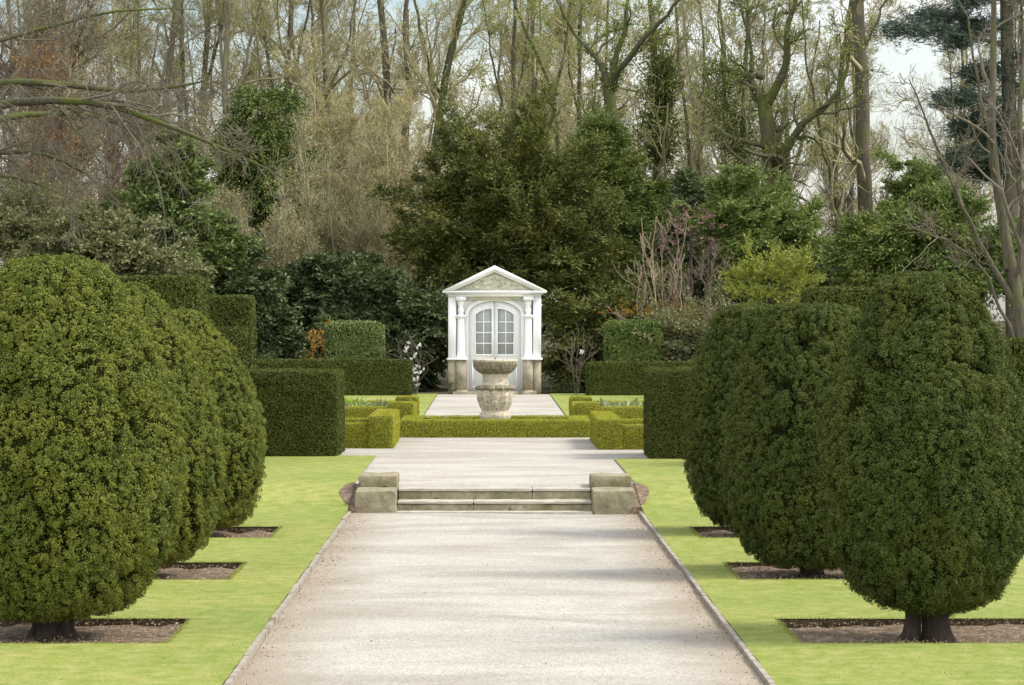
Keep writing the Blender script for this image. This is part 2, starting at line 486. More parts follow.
def gravel_mat(name, tint, worn, edge=False):  # worn: strength of the painted shadow bands
    m, nt, ns, ls, b = new_mat(name)
    oc = ns.new('ShaderNodeTexCoord').outputs['Object']
    v = ns.new('ShaderNodeTexVoronoi'); v.inputs['Scale'].default_value = 62; v.inputs['Randomness'].default_value = 1
    ls.new(oc, v.inputs['Vector'])
    hs = ns.new('ShaderNodeSeparateColor'); ls.new(v.outputs['Color'], hs.inputs[0])
    t = np.array(tint)
    stones = ramp(ns, [(0, tuple(t * .74)), (.3, tuple(t * .94)), (.75, tuple(t * 1.03)), (1, tuple(np.minimum(t * 1.24, .8)))])
    ls.new(hs.outputs[0], stones.inputs[0])
    col = stones.outputs[0]
    big = tex(ns, ls, 1.0, 5, .6, oc, (.55, .9, 1), .6)
    r2 = ramp(ns, [(.36, (.80, .765, .72)), (.62, (1.06, 1.05, 1.04))]); ls.new(big.outputs['Fac'], r2.inputs[0])
    col = mixc(ns, ls, col, r2.outputs[0], 1.0, 'MULTIPLY')
    bar = tex(ns, ls, 1.0, 3, .5, oc, (.22, 1.3, 1), .4)          # soft shadow bands across the walk, painted into the gravel colour
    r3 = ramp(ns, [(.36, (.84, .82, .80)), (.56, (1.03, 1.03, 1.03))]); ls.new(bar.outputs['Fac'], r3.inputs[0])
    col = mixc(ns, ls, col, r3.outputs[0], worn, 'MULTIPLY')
    fine = tex(ns, ls, 30, 3, .7, oc)
    r4 = ramp(ns, [(.3, (.86, .86, .86)), (.7, (1.1, 1.1, 1.1))]); ls.new(fine.outputs['Fac'], r4.inputs[0])
    col = mixc(ns, ls, col, r4.outputs[0], 1.0, 'MULTIPLY')
    if edge:                                                        # brown crumbs trodden to the sides of the walk
        sp = ns.new('ShaderNodeSeparateXYZ'); ls.new(oc, sp.inputs[0])
        m1 = ns.new('ShaderNodeMath'); m1.operation = 'SUBTRACT'; m1.inputs[1].default_value = .06; ls.new(sp.outputs[0], m1.inputs[0])
        m2 = ns.new('ShaderNodeMath'); m2.operation = 'ABSOLUTE'; ls.new(m1.outputs[0], m2.inputs[0])
        n9 = tex(ns, ls, 1.6, 5, .65, oc); m3 = ns.new('ShaderNodeMath'); m3.operation = 'MULTIPLY_ADD'; m3.inputs[1].default_value = .9
        ls.new(n9.outputs['Fac'], m3.inputs[0]); ls.new(m2.outputs[0], m3.inputs[2])
        r9 = ramp(ns, [(.0, (0, 0, 0)), (1, (1, 1, 1))]); mr = ns.new('ShaderNodeMapRange'); mr.inputs[1].default_value = 1.52; mr.inputs[2].default_value = 2.3
        mr.inputs[4].default_value = .8; ls.new(m3.outputs[0], mr.inputs[0])
        col = mixc(ns, ls, col, (.25, .195, .135), mr.outputs[0])
    ls.new(col, b.inputs['Base Color']); b.inputs['Roughness'].default_value = .9; b.inputs['Specular IOR Level'].default_value = .2
    bp = ns.new('ShaderNodeBump'); bp.inputs['Strength'].default_value = .4; bp.inputs['Distance'].default_value = .012
    ls.new(v.outputs['Distance'], bp.inputs['Height']); ls.new(bp.outputs[0], b.inputs['Normal'])
    return m


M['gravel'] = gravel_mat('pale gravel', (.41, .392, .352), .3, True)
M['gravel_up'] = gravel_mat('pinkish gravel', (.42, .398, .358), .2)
m_, nt_, ns_, ls_, b_ = new_mat('mown grass')
oc_ = ns_.new('ShaderNodeTexCoord').outputs['Object']
t1 = tex(ns_, ls_, 1.0, 7, .72, oc_, (5.5, 4.2, 1)); r1 = ramp(ns_, [(.28, (.140, .195, .030)), (.48, (.222, .256, .058)), (.72, (.34, .318, .13))]); ls_.new(t1.outputs['Fac'], r1.inputs[0])
t2 = tex(ns_, ls_, .45, 4, .6, oc_); r2 = ramp(ns_, [(.35, (.86, .92, .86)), (.65, (1.10, 1.05, 1.1))]); ls_.new(t2.outputs['Fac'], r2.inputs[0])
t3 = tex(ns_, ls_, 1, 5, .8, oc_, (46, 30, 46)); r3 = ramp(ns_, [(.28, (.60, .66, .58)), (.72, (1.34, 1.3, 1.32))]); ls_.new(t3.outputs['Fac'], r3.inputs[0])
c_ = mixc(ns_, ls_, mixc(ns_, ls_, r1.outputs[0], r2.outputs[0], 1.0, 'MULTIPLY'), r3.outputs[0], 1.0, 'MULTIPLY')
ls_.new(c_, b_.inputs['Base Color']); b_.inputs['Roughness'].default_value = .85; b_.inputs['Specular IOR Level'].default_value = .15
bp_ = ns_.new('ShaderNodeBump'); bp_.inputs['Strength'].default_value = .6; bp_.inputs['Distance'].default_value = .012
ls_.new(t3.outputs['Fac'], bp_.inputs['Height']); ls_.new(bp_.outputs[0], b_.inputs['Normal'])
M['lawn'] = m_
M['earth'] = surf_mat('bare woodland soil', [(.3, (.035, .032, .015)), (.7, (.085, .075, .035))], 1.2, 7, .95, .6, 10)
M['mulch'] = surf_mat('bark mulch', [(.3, (.09, .058, .038)), (.5, (.20, .145, .10)), (.72, (.40, .32, .24))], 16, 8, .95, .9, 40, None,
                      [((.11, .08, .05), 3, .5, .75, None)], .2, .03)
M['stone'] = surf_mat('weathered step stone', [(.3, (.17, .145, .09)), (.55, (.29, .255, .17)), (.75, (.44, .40, .30))], 5, 8, .9, .5, 30, None,
                      [((.13, .125, .05), 2.6, .52, .72, None), ((.07, .065, .045), 9, .6, .74, None), ((.48, .45, .36), 14, .66, .74, None)])
M['tread'] = surf_mat('worn pale tread stone', [(.3, (.30, .27, .21)), (.7, (.48, .45, .38))], 5, 7, .9, .4, 40)
M['dark_soil'] = surf_mat('damp dark soil', [(.3, (.025, .019, .012)), (.7, (.12, .085, .055))], 14, 7, .95, .8, 40)
M['kerb'] = surf_mat('kerb stone', [(.3, (.22, .19, .155)), (.7, (.40, .355, .30))], 6, 7, .9, .5, 40, None, [((.13, .12, .06), 2, .56, .7, None)])
M['fount'] = surf_mat('carved limestone', [(.3, (.36, .31, .215)), (.7, (.58, .52, .40))], 7, 7, .9, .5, 40, None,
                      [((.13, .11, .065), 20, .53, .68, None)])
M['fount_dark'] = surf_mat('lichened carved limestone', [(.3, (.11, .092, .055)), (.7, (.34, .30, .21))], 14, 7, .9, .6, 40, None,
                           [((.09, .078, .048), 26, .52, .66, None)])
M['white'] = surf_mat('white paint', [(.3, (.80, .80, .795)), (.7, (.86, .86, .855))], 2.5, 5, .5, .05, 30, None,
                      [((.60, .60, .55), 3.2, .64, .85, (1, 1, .3))])
M['cream'] = surf_mat('cream plaster', [(.3, (.52, .49, .36)), (.7, (.66, .63, .50))], 4, 6, .8, .2, 30)
M['tymp'] = surf_mat('mossy carved stone', [(.3, (.42, .40, .29)), (.7, (.68, .65, .54))], 9, 7, .9, .9, 30, None,
                     [((.27, .26, .11), 3, .55, .75, None)], .2, .04)
M['pstone'] = surf_mat('sandstone', [(.3, (.22, .19, .135)), (.7, (.44, .385, .28))], 3, 7, .9, .5, 20, None,
                       [((.11, .105, .06), 2.2, .5, .66, None)])
M['slate'] = surf_mat('grey roof slates', [(.3, (.08, .085, .09)), (.7, (.16, .165, .17))], 6, 5, .7, .4, 20)
m_, nt_, ns_, ls_, b_ = new_mat('window glass before a pale blind')
b_.inputs['Base Color'].default_value = (.33, .345, .345, 1); b_.inputs['Roughness'].default_value = .12
M['glass'] = m_

# ------------------------------------------------------------------ ground
rng = np.random.default_rng(11)
BEDS_D = [(23.8, 25.72), (29.5, 31.55), (35.0, 36.85)]
BEDS_X = [(-4.36, -2.33), (2.23, 4.26)]
PL, PR = -1.67, 1.79


def sstep(t): t = np.clip(t, 0, 1); return t * t * (3 - 2 * t)


def zlawn(X, Y): return .026 + .241 * sstep((Y - 38.9) / 3.1)


def zground(X, Y):
    z = -.09 + .25 * sstep((Y - 39.5) / 3.5)
    return z + .9 * sstep((np.abs(X) - 14) / 60) * sstep((Y - 60) / 40)


V, Q = grid(-420, 420, -60, 640, 210, 175, zground)
mesh('ground', V, Q, M['earth'], label='dark woodland soil under the trees and hedges', cat='ground', kind='structure')


def lawn_sheet(xs, ys, holes):
    """lawn cut into small cells; cells over the beds are left out and every cut edge gets a lip that wavers a little"""
    V, Q, lipV, lipQ = [], [], [], []
    def jog(a, b):
        p = np.array([[a, b, 0.0]])
        return a + .022 * float(noise(p, 2.6, 8)[0]) + .012 * float(noise(p, 9, 9)[0]), b + .03 * float(noise(p, 2.2, 18)[0]) + .016 * float(noise(p, 8, 19)[0])
    cache = {}
    def pt(a, b, dz=0.0):
        if (a, b) not in cache:
            e = xs[-1] if xs[-1] < 0 else xs[0]
            q = jog(a, b) if abs(a - e) > .01 else (a + .006 * float(noise(np.array([[a, b, 0.0]]), 5, 3)[0]), b)
            cache[(a, b)] = (q[0], q[1], float(zlawn(a, b)))
        x, y, z = cache[(a, b)]
        return (x, y, z + dz)
    def q4(*p):
        i = len(V); V.extend(p); Q.append((i, i + 1, i + 2, i + 3))
    def hole(x, y): return any(h[0] < x < h[1] and h[2] < y < h[3] for h in holes)
    nx, ny = len(xs) - 1, len(ys) - 1
    H = [[hole((xs[i] + xs[i + 1]) / 2, (ys[j] + ys[j + 1]) / 2) for j in range(ny)] for i in range(nx)]
    for i in range(nx):
        for j in range(ny):
            x0, x1, y0, y1 = xs[i], xs[i + 1], ys[j], ys[j + 1]
            if not H[i][j]:
                q4(pt(x0, y0), pt(x1, y0), pt(x1, y1), pt(x0, y1)); continue
            for (di, dj, a, b) in ((-1, 0, (x0, y1), (x0, y0)), (1, 0, (x1, y0), (x1, y1)), (0, -1, (x0, y0), (x1, y0)), (0, 1, (x1, y1), (x0, y1))):
                if not H[min(max(i + di, 0), nx - 1)][min(max(j + dj, 0), ny - 1)]:
                    n0 = len(lipV); lipV.extend([pt(*a, -.008), pt(*b, -.008), pt(*b, -.1), pt(*a, -.1)]); lipQ.append((n0, n0 + 1, n0 + 2, n0 + 3))
    xe = xs[-1] if xs[-1] < 0 else xs[0]
    for y0, y1 in zip(ys[:-1], ys[1:]):
        if 36 < y0 < 44: q4(pt(xe, y0), pt(xe, y1), pt(xe, y1, -.3), pt(xe, y0, -.3))
    mesh('soil_edge', lipV, lipQ, M['dark_soil'], label='dark cut turf edge round the soil beds on the %s' % ('left' if xe < 0 else 'right'), cat='soil edge', kind='structure')
    return V, Q


def fine(stops, step):
    out = []
    for a, b in zip(stops[:-1], stops[1:]): out += list(np.linspace(a, b, max(1, int(round(abs(b - a) / step))) + 1)[:-1])
    return [float(v) for v in out] + [float(stops[-1])]


ys_all = fine([4, 20.5], 4)[:-1] + fine([20.5, 23.8, 25.72, 29.5, 31.55, 35.0, 36.85, 42, 48.6], .24)
hl = [(-4.36, -2.33, a, b) for a, b in BEDS_D]; hr = [(2.23, 4.26, a, b) for a, b in BEDS_D]
V, Q = lawn_sheet([-16, -10] + fine([-7, -4.36, -2.33, PL - .044], .24), ys_all + [49.0, 49.8], hl)
mesh('lawn', V, Q, M['lawn'], label='mown bright lawn on the left of the gravel walk', cat='lawn', kind='structure')
V, Q = lawn_sheet(fine([PR + .044, 2.23, 4.26, 7], .24) + [10, 16], ys_all, hr)
mesh('lawn', V, Q, M['lawn'], label='mown bright lawn on the right of the gravel walk', cat='lawn', kind='structure')

V, Q = grid(PL, PR, 4, 40.4, 20, 120, lambda X, Y: .012 * np.sin(X * 1.3 + .4) * np.sin(Y * .9) - .012 * np.abs(X) / 1.7)
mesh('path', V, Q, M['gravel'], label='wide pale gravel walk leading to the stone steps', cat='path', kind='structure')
parts = [grid(-1.2, 1.3, 40.97, 41.6, 1, 1, UP), grid(PL - .12, PR + .12, 41.6, 52.2, 2, 4, UP), grid(-14, PL - .12, 49.7, 52.2, 6, 2, UP), grid(PR + .12, 14, 48.5, 52.2, 6, 2, UP),
         grid(-14, 14, 52.2, 60.4, 4, 2, UP)]
V, Q = cat(parts)
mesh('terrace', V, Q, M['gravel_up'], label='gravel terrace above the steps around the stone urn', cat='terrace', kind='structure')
V, Q = grid(-1.4, 1.6, 60.4, 88.4, 2, 6, UP)
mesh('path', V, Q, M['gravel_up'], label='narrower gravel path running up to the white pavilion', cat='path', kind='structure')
for x0, x1, side in ((-7, -1.4, 'left'), (1.6, 7, 'right')):
    V, Q = grid(x0, x1, 60.4, 88.4, 3, 8, UP + .02)
    mesh('lawn', V, Q, M['lawn'], label='grass strip along the %s of the path to the pavilion' % side, cat='lawn', kind='structure')

for x0, x1, side in ((PL - .042, PL, 'left'), (PR, PR + .042, 'right')):
    parts = []; y = 5.0; k = 0
    while y < 39.7:
        L = rng.uniform(.8, 1.0); dz = rng.normal(0, .0025); dx = rng.normal(0, .0025)
        parts.append(rough_box(x0 + dx, x1 + dx, y, min(y + L - .008, 39.82), -.08, .032 + dz, .12, .008, .002, 9, k)); y += L; k += 1
    V, Q = cat(parts)
    mesh('kerb', V, Q, M['kerb'], label='low stone edging along the %s side of the gravel walk' % side, cat='kerb', kind='structure')

for (x0, x1), side in zip(BEDS_X, ('left', 'right')):
    for (y0, y1), nm in zip(BEDS_D, ('nearest', 'middle', 'farthest')):
        V, Q = grid(x0, x1, y0, y1, 26, 26, lambda X, Y: -.03 + 0 * X)
        V[:, 2] += .022 * noise(V, 5, 3) + .014 * noise(V, 14, 4)
        b = mesh('soil_bed', V, Q, M['mulch'], True and None, label='square bark mulch bed under the %s clipped yew of the %s row' % (nm, side), cat='soil bed', kind='structure')
for sx, xi, side in ((-1, PL - .03, 'left'), (1, PR + .03, 'right')):          # soil patch that follows the bank beside each pier
    yy = np.linspace(39.95, 41.85, 26); u_ = np.linspace(0, 1, 7)
    wd_ = .16 * np.sin(np.pi * (yy - 39.95) / 1.9) ** .6 + .02 * noise(np.c_[yy, yy * 0, yy * 0], 4, 7 + sx)
    X = xi + sx * wd_[:, None] * u_[None]; Y = np.repeat(yy[:, None], 7, 1)
    V = np.stack([X, Y, zlawn(X, Y) + .007], -1).reshape(-1, 3)
    I = np.arange(26 * 7).reshape(26, 7)
    Q = np.stack([I[:-1, :-1], I[:-1, 1:], I[1:, 1:], I[1:, :-1]], -1).reshape(-1, 4)
    mesh('soil_bed', V, Q if sx > 0 else Q[:, ::-1], M['mulch'], label='small flat patch of bare soil in the lawn beside the %s step pier' % side, cat='soil bed', kind='structure')

for x0, x1 in ((PL - .046, -1.6), (1.72, PR + .046)):
    V, Q = cat([grid(x0, x1, 39.8, 41.75, 1, 12, lambda X, Y: zlawn(X, Y) - .004), (np.array([(x0, 39.8, -.1), (x1, 39.8, -.1), (x1, 39.8, float(zlawn(0, 39.8)) - .004), (x0, 39.8, float(zlawn(0, 39.8)) - .004)]), np.array([[0, 1, 2, 3]]))])
    mesh('soil_bed', V, Q, M['mulch'], label='strip of soil between the lawn and the %s step pier' % ('left' if x0 < 0 else 'right'), cat='soil bed', kind='structure')
# grass blades and fallen leaves
def scatter_lawn(n, seed):
    r = np.random.default_rng(seed)
    y = 20.8 + (49.5 - 20.8) * r.random(n) ** 1.5
    half = 60 + 0 * y
    x = (r.random(n) * 2 - 1) * np.minimum(6.8, y * .165 + 1.0)
    ok = (x < PL - .1) | (x > PR + .1)
    for (a, b) in BEDS_X:
        for (c, d) in BEDS_D: ok &= ~((x > a) & (x < b) & (y > c) & (y < d))
    ok &= (y < 48.6) | (x < 0)
    ok &= ~((np.abs(np.abs(x - .07) - 1.9) < .22) & (y > 40) & (y < 42.2))
    return x[ok], y[ok]


x, y = scatter_lawn(2500, 5)
# extra blades leaning over the cut edges of the beds
ex, ey = [], []
for (a, b) in BEDS_X:
    for (c, d) in BEDS_D:
        k = 450
        ex += [rng.uniform(a, b, k), rng.uniform(a, b, k), np.full(k, a), np.full(k, b)]
        ey += [np.full(k, c), np.full(k, d), rng.uniform(c, d, k), rng.uniform(c, d, k)]
for kx in (PL - .1, PR + .1):
    ex.append(np.full(10, kx)); ey.append(rng.uniform(20.5, 39, 10))
ex = np.concatenate(ex) + rng.normal(0, .012, sum(map(len, ex))); ey = np.concatenate(ey) + rng.normal(0, .012, len(ex))
x = np.r_[x, ex]; y = np.r_[y, ey]
P = np.c_[x, y, zlawn(x, y) - .004]
V, Q = leaves(P, np.tile([0, 0, 1.0], (len(P), 1)), .02, .007, rng, 1.1)
mesh('grass', V, Q, M['blade'], label='short mown grass blades of the lawns', cat='grass', kind='stuff')

lx, ly = [], []
for kx, s in ((PL, 1), (PR, -1)):
    n = 700; lx.append(kx + s * np.abs(rng.normal(0.0, .13, n)) + s * .01); ly.append(rng.uniform(21, 40, n))
for (a, b) in BEDS_X:
    for (c, d) in BEDS_D: lx.append(rng.uniform(a + .05, b - .05, 900)); ly.append(rng.uniform(c + .05, d - .05, 900))
lx.append(rng.uniform(PL, PR, 70)); ly.append(rng.uniform(21, 40, 70))
lx = np.concatenate(lx); ly = np.concatenate(ly)
inb = np.zeros(len(lx), bool)
for (a, b) in BEDS_X: inb |= (lx > a) & (lx < b)
P = np.c_[lx, ly, np.where(inb, .005, .012)]
D = np.c_[rng.normal(0, 1, (len(P), 2)), rng.uniform(-.1, .25, len(P))]
V, Q = leaves(P, D, .019, .011, rng, .15)
mesh('leaf_litter', V, Q, M['litter'], label='dry brown leaves and chips lying in the beds and along the walk edges', cat='leaf litter', kind='stuff')

# ------------------------------------------------------------------ steps and piers
root = empty('stone_steps', (.055, 40.1, 0), label='two low mossy stone steps between the square piers', cat='steps')
for k, (y0, y1, z0, z1) in enumerate(((40.1, 40.62, -.05, .125), (40.6, 41.0, .10, .25))):
    parts = []; xs = [-1.13, .52, 1.24] if k else [-1.13, -.2, 1.24]
    for a, b in zip(xs[:-1], xs[1:]): parts.append(rough_box(a, b - .0004, y0, y1, z0, z1 - .035, .06, .012, .006, 7, k))
    V, Q = cat(parts); st = mesh('step', V, Q, M['stone'], root, True)
    parts = [rough_box(a, b - .0004, y0 - .02, y1, z1 - .034, z1 + (.004 if k else 0), .06, .014, .004, 7, k + 5) for a, b in zip(xs[:-1], xs[1:])]
    V, Q = cat(parts); mesh('tread', V, Q, M['tread'], st, True)
V, Q = rough_box(-1.13, 1.24, 39.8, 40.1, -.05, .014, .08, .01, .004, 7, 30)
mesh('sill', V, Q, M['tread'], root, True)
for x0, x1, side in ((-1.63, -1.136, 'left'), (1.246, 1.755, 'right')):
    root = empty('stone_pier', ((x0 + x1) / 2, 40.3, 0), label='square stone pier at the %s end of the steps, two blocks high' % side, cat='pier', group='piers beside the steps')
    V, Q = rough_box(x0, x1, 39.82, 41.7, -.06, .262, .05, .02, .012, 5, 8 + int(x0 * 3)); mesh('lower_block', V, Q, M['stone'], root, True)
    V, Q = rough_box(x0 + .008, x1 - .012, 40.74, 41.68, .264, .40, .05, .02, .012, 5, 18 + int(x0 * 3)); mesh('upper_block', V, Q, M['stone'], root, True)

# ------------------------------------------------------------------ egg shaped yews
PROF = {
    'r1': [(.0, 2.725), (.15, 2.735), (.28, 2.71), (.37, 2.65), (.457, 2.5), (.574, 2.28), (.70, 1.99), (.788, 1.77), (.847, 1.47), (.85, 1.18), (.81, .88), (.72, .60), (.62, .42), (.50, .28), (.36, .20), (.14, .16), (0, .15)],
    'r2': [(.0, 2.51), (.2, 2.52), (.38, 2.50), (.47, 2.42), (.56, 2.31), (.65, 2.09), (.73, 1.87), (.79, 1.64), (.845, 1.15), (.82, .74), (.75, .42), (.63, .16), (.52, .08), (.2, .06), (0, .06)],
    'r3': [(.0, 2.51), (.25, 2.52), (.42, 2.49), (.50, 2.40), (.60, 2.22), (.69, 2.03), (.78, 1.65), (.83, 1.03), (.77, .6), (.64, .26), (.48, .09), (.25, .05), (0, .05)],
    'l1': [(.0, 2.81), (.2, 2.82), (.38, 2.77), (.51, 2.67), (.64, 2.51), (.78, 2.2), (.90, 1.9), (.98, 1.57), (1.01, 1.2), (1.0, 1.02), (.96, .82), (.87, .55), (.75, .32), (.58, .17), (.4, .12), (.15, .10), (0, .10)],
    'l2': [(.0, 2.70), (.15, 2.71), (.29, 2.63), (.45, 2.47), (.60, 2.22), (.735, 1.93), (.865, 1.56), (.94, 1.15), (.945, .9), (.92, .58), (.82, .31), (.64, .13), (.39, .07), (0, .06)],
    'l3': [(.0, 2.48), (.14, 2.47), (.27, 2.39), (.44, 2.21), (.625, 2.0), (.78, 1.69), (.905, 1.37), (.94, 1.1), (.935, .81), (.89, .51), (.80, .27), (.66, .1), (.36, .05), (0, .04)],
}


def topiary(key, X, D, nleaf, label, mat, seed):
    r = np.random.default_rng(seed)
    prof = resample(PROF[key], 190)
    H = prof[:, 1].max()
    off = np.array([seed * 3.1, 0, 0])
    V, Q = lathe(prof, 300)
    Q = Q[:, ::-1]                                       # profile runs from the top down: keep the normals outward
    th = np.arctan2(V[:, 1], V[:, 0]); rad = np.hypot(V[:, 0], V[:, 1])
    n = nrm(np.c_[V[:, 0], V[:, 1], (V[:, 2] - H * .5) * .35])
    S = np.c_[V[:, 0] * 1.0, V[:, 1] * 1.0, V[:, 2] * .30] + off    # drawn out upright, as the shoots are
    cleft = np.abs(noise(S, 4.2, seed)); cleft = np.clip(1 - cleft / .085, 0, 1) * (.5 + .5 * noise(V + off, 2.2, seed + 9) > .55)
    pit = np.clip(noise(S, 9, seed + 7) - .34, 0, 1) * .22
    tuft = noise(V + off, 13, seed + 1) * .020 + noise(S, 20, seed + 2) * .020 + noise(V + off, 34, seed + 4) * .013 - pit - .044
    low = noise(V + off, 1.7, seed + 3) * .026
    edge = np.clip((H - V[:, 2]) / .18, .25, 1) * np.clip(rad / .25, 0, 1)
    V = V + n * ((tuft * 1.15 + low - cleft * .085) * edge)[:, None]
    root = empty('clipped_yew', (X, D, 0), label=label, cat='topiary', group='egg shaped clipped yews')
    V[:, 2] *= 1.0 if key == 'l1' else .982
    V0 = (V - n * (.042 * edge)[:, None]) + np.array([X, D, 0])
    Vw = V + np.array([X, D, 0])
    nk = int(nleaf / 34)
    kr = .032 if key[0] == 'r' else .026
    Qo = Q[cleft[Q].max(1) < .35]                       # the creases carry no standing tufts
    a_ = tufted(Vw, Qo, nk, 56, kr, .0145, .0085, r, .4, .007, seed, .62)
    b_ = tufted(Vw - n * (.010 * edge)[:, None], Qo, nk * 3, 16, .020, .0145, .008, r, .35, .006, seed + 50, .62)
    c_ = clipped(Vw - n * (.026 * edge)[:, None], Q, nk * 10, .020, .008, r, .7, .3, .5)
    LV, LQ = cat([a_, b_, c_])
    cr = mesh('crown', LV, LQ, mat, root)
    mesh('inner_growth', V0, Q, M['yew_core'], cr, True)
    # short trunk that forks under the skirt
    tp = []
    for k in range(5):
        a = r.uniform(0, 6.28); q = r.uniform(.02, .10)
        p = path_pts([(X + q * math.cos(a) * 1.6, D + q * math.sin(a) * 1.6 - .05, -.06), (X + q * math.cos(a), D + q * math.sin(a) - .03, .12), (X + 2.2 * q * math.cos(a), D + 2.2 * q * math.sin(a), .6)], 8, r, .008)
        tp.append((p[None], np.array([[.10, .072, .06, .055, .052, .05, .048, .045]])))
    TV, TQ = tubes(np.concatenate([t[0] for t in tp]), np.concatenate([t[1] for t in tp]), 10)
    mesh('trunk', TV, TQ, M['trunk'], root, True)
    return root


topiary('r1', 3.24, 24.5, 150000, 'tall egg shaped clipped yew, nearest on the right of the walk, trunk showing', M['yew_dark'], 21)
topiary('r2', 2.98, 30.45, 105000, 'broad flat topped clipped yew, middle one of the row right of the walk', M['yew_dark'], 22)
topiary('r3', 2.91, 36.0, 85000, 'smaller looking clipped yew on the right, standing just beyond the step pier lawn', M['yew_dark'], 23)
topiary('l1', -3.28, 24.75, 170000, 'largest rounded clipped yew, cut by the left edge of the picture', M['yew'], 24)
topiary('l2', -3.35, 30.4, 115000, 'middle clipped yew of the left row, half hidden by the largest one', M['yew'], 25)
topiary('l3', -3.35, 36.0, 95000, 'clipped yew of the left row standing nearest the rectangular hedge', M['yew'], 26)


# ------------------------------------------------------------------ hedges
def hedge(name, boxes, label, mat, core, dens, L, w, seed, catg='hedge', group=None, amp=.013, lift=.15, top=None, r=.03):
    rg = np.random.default_rng(seed)
    i_ = L * .5
    parts = [rough_box(b[0] + i_, b[1] - i_, b[2] + i_, b[3] - i_, b[4], b[5] - i_, step=.055, r=r, amp=amp, ns=7, seed=seed + i, open_bottom=True) for i, b in enumerate(boxes)]
    V, Q = cat(parts)
    if top is not None: V = top(V)
    a, b, c, d = (V[Q[:, k]] for k in range(4))
    area = .5 * np.linalg.norm(np.cross(c - a, d - b), axis=1).sum()
    x0 = (V[:, 0].min() + V[:, 0].max()) / 2; y0 = V[:, 1].min(); z0 = V[:, 2].min()
    root = empty(name, (x0, y0, z0), label=label, cat=catg, group=group)
    P, N = on_quads(V, Q, int(area * dens * 1.15), rg)
    P = P + N * (L * (.18 + .30 * noise(P, 9, seed + 3) + .2 * noise(P, 22, seed + 4)))[:, None]
    tang = nrm(np.cross(N, rg.normal(0, 1, N.shape))) + np.array([0, 0, .3])
    la = leaves(P, tang + N * .45, L * .8, w * .9, rg, .22, lift * .3, N + rg.normal(0, .35, N.shape))
    lb = tufted(V, Q, int(area * dens / 34), 12, L * .5, L * .65, w * .85, rg, lift, L * .12, seed)
    LV, LQ = cat([la, lb])
    cr = mesh('foliage', LV, LQ, mat, root)
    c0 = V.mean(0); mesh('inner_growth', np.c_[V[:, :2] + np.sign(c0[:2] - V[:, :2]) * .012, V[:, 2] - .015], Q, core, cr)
    return root


hedge('yew_hedge', [(-4.3, -2.29, 49.45, 51.95, .18, 1.53)], 'dark rectangular yew hedge block on the left, behind the row of clipped yews', M['yew_hedge'], M['yew_core'], 4600, .034, .016, 31)
hedge('yew_hedge', [(2.37, 4.4, 48.75, 50.9, .18, 1.57)], 'dark upright yew hedge block on the right, beside the farthest clipped yew', M['yew_hedge'], M['yew_core'], 4600, .034, .016, 32)
hedge('yew_hedge', [(-9.5, -4.08, 46.0, 47.75, .0, 2.92)], 'tall square ended hedge rising above the left clipped yews', M['yew_hedge'], M['yew_core'], 2200, .055, .022, 33)


def batter(V):
    V = V.copy(); k = (V[:, 1] < 55.9) & (V[:, 2] > .3)
    V[k, 1] += np.clip((V[k, 2] - .25) / 1.9, 0, 1) * np.clip((55.9 - V[k, 1]) / 1.3, 0, 1) * 1.0
    return V


hedge('yew_hedge', [(-8, -4.06, 55.9, 57.3, .2, 2.70), (-8, -4.10, 54.4, 55.9, .2, 2.17)], 'stepped hedge with a sloping pale lower tier, beyond the left clipped yews', M['yew_hedge'], M['yew_core'], 2200, .055, .022, 34, top=batter)
hedge('yew_hedge', [(4.47, 6.2, 46.0, 47.6, .0, 2.76)], 'tall flat topped hedge seen over the right clipped yews', M['yew_hedge'], M['yew_core'], 2200, .055, .022, 35)
hedge('yew_hedge', [(7.9, 13, 50, 51.4, .0, 2.02)], 'low hedge glimpsed at the right edge of the picture', M['yew_hedge'], M['yew_core'], 1500, .06, .024, 36)
hedge('yew_hedge', [(-7.2, -2.07, 86.3, 87.4, .2, 1.19)], 'long dark low hedge left of the white pavilion', M['yew_hedge'], M['yew_core'], 2000, .07, .03, 37)
hedge('yew_hedge', [(2.55, 6.6, 86.3, 87.4, .2, 1.12)], 'long dark low hedge right of the white pavilion', M['yew_hedge'], M['yew_core'], 2000, .07, .03, 38)
hedge('clipped_shrub', [(-4.46, -2.92, 89.6, 91.2, .2, 2.16)], 'square clipped green shrub standing up behind the long low hedge on the left', M['holly'], M['yew_core'], 1800, .08, .045, 39, amp=.05, r=.18)
hedge('clipped_shrub', [(3.16, 4.66, 89.6, 91.2, .2, 2.18)], 'square clipped dark shrub standing up behind the long low hedge on the right', M['cypress'], M['yew_core'], 1800, .08, .045, 40, amp=.07, r=.14)

# low box hedges of the parterre
bx = dict(mat=M['box'], core=M['box_core'], dens=7000, L=.022, w=.014, amp=.007, r=.02)
hedge('box_hedge', [(-1.95, -1.55, 52.75, 56.6, .2, .77), (-5.6, -1.86, 52.8, 53.2, .2, .655), (-5.6, -1.86, 54.9, 55.3, .2, .66)],
      'low yellow green box hedge left of the ring, its raised end facing the gravel', seed=41, **bx)
hedge('box_hedge', [(1.71, 2.1, 52.25, 56.6, .2, .735), (2.02, 5.6, 52.3, 52.7, .2, .64), (2.02, 5.6, 54.6, 55.0, .2, .655)],
      'low yellow green box hedge right of the ring, its raised end facing the gravel', seed=42, **bx)
hedge('box_hedge', [(-1.565, 1.757, 57.4, 57.85, .2, .555), (-1.565, 1.757, 59.3, 59.75, .2, .56), (-1.565, -1.2, 57.85, 59.3, .2, .555), (1.4, 1.757, 57.85, 59.3, .2, .555)],
      'low box hedge ring clipped square around the stone urn', seed=43, **bx)
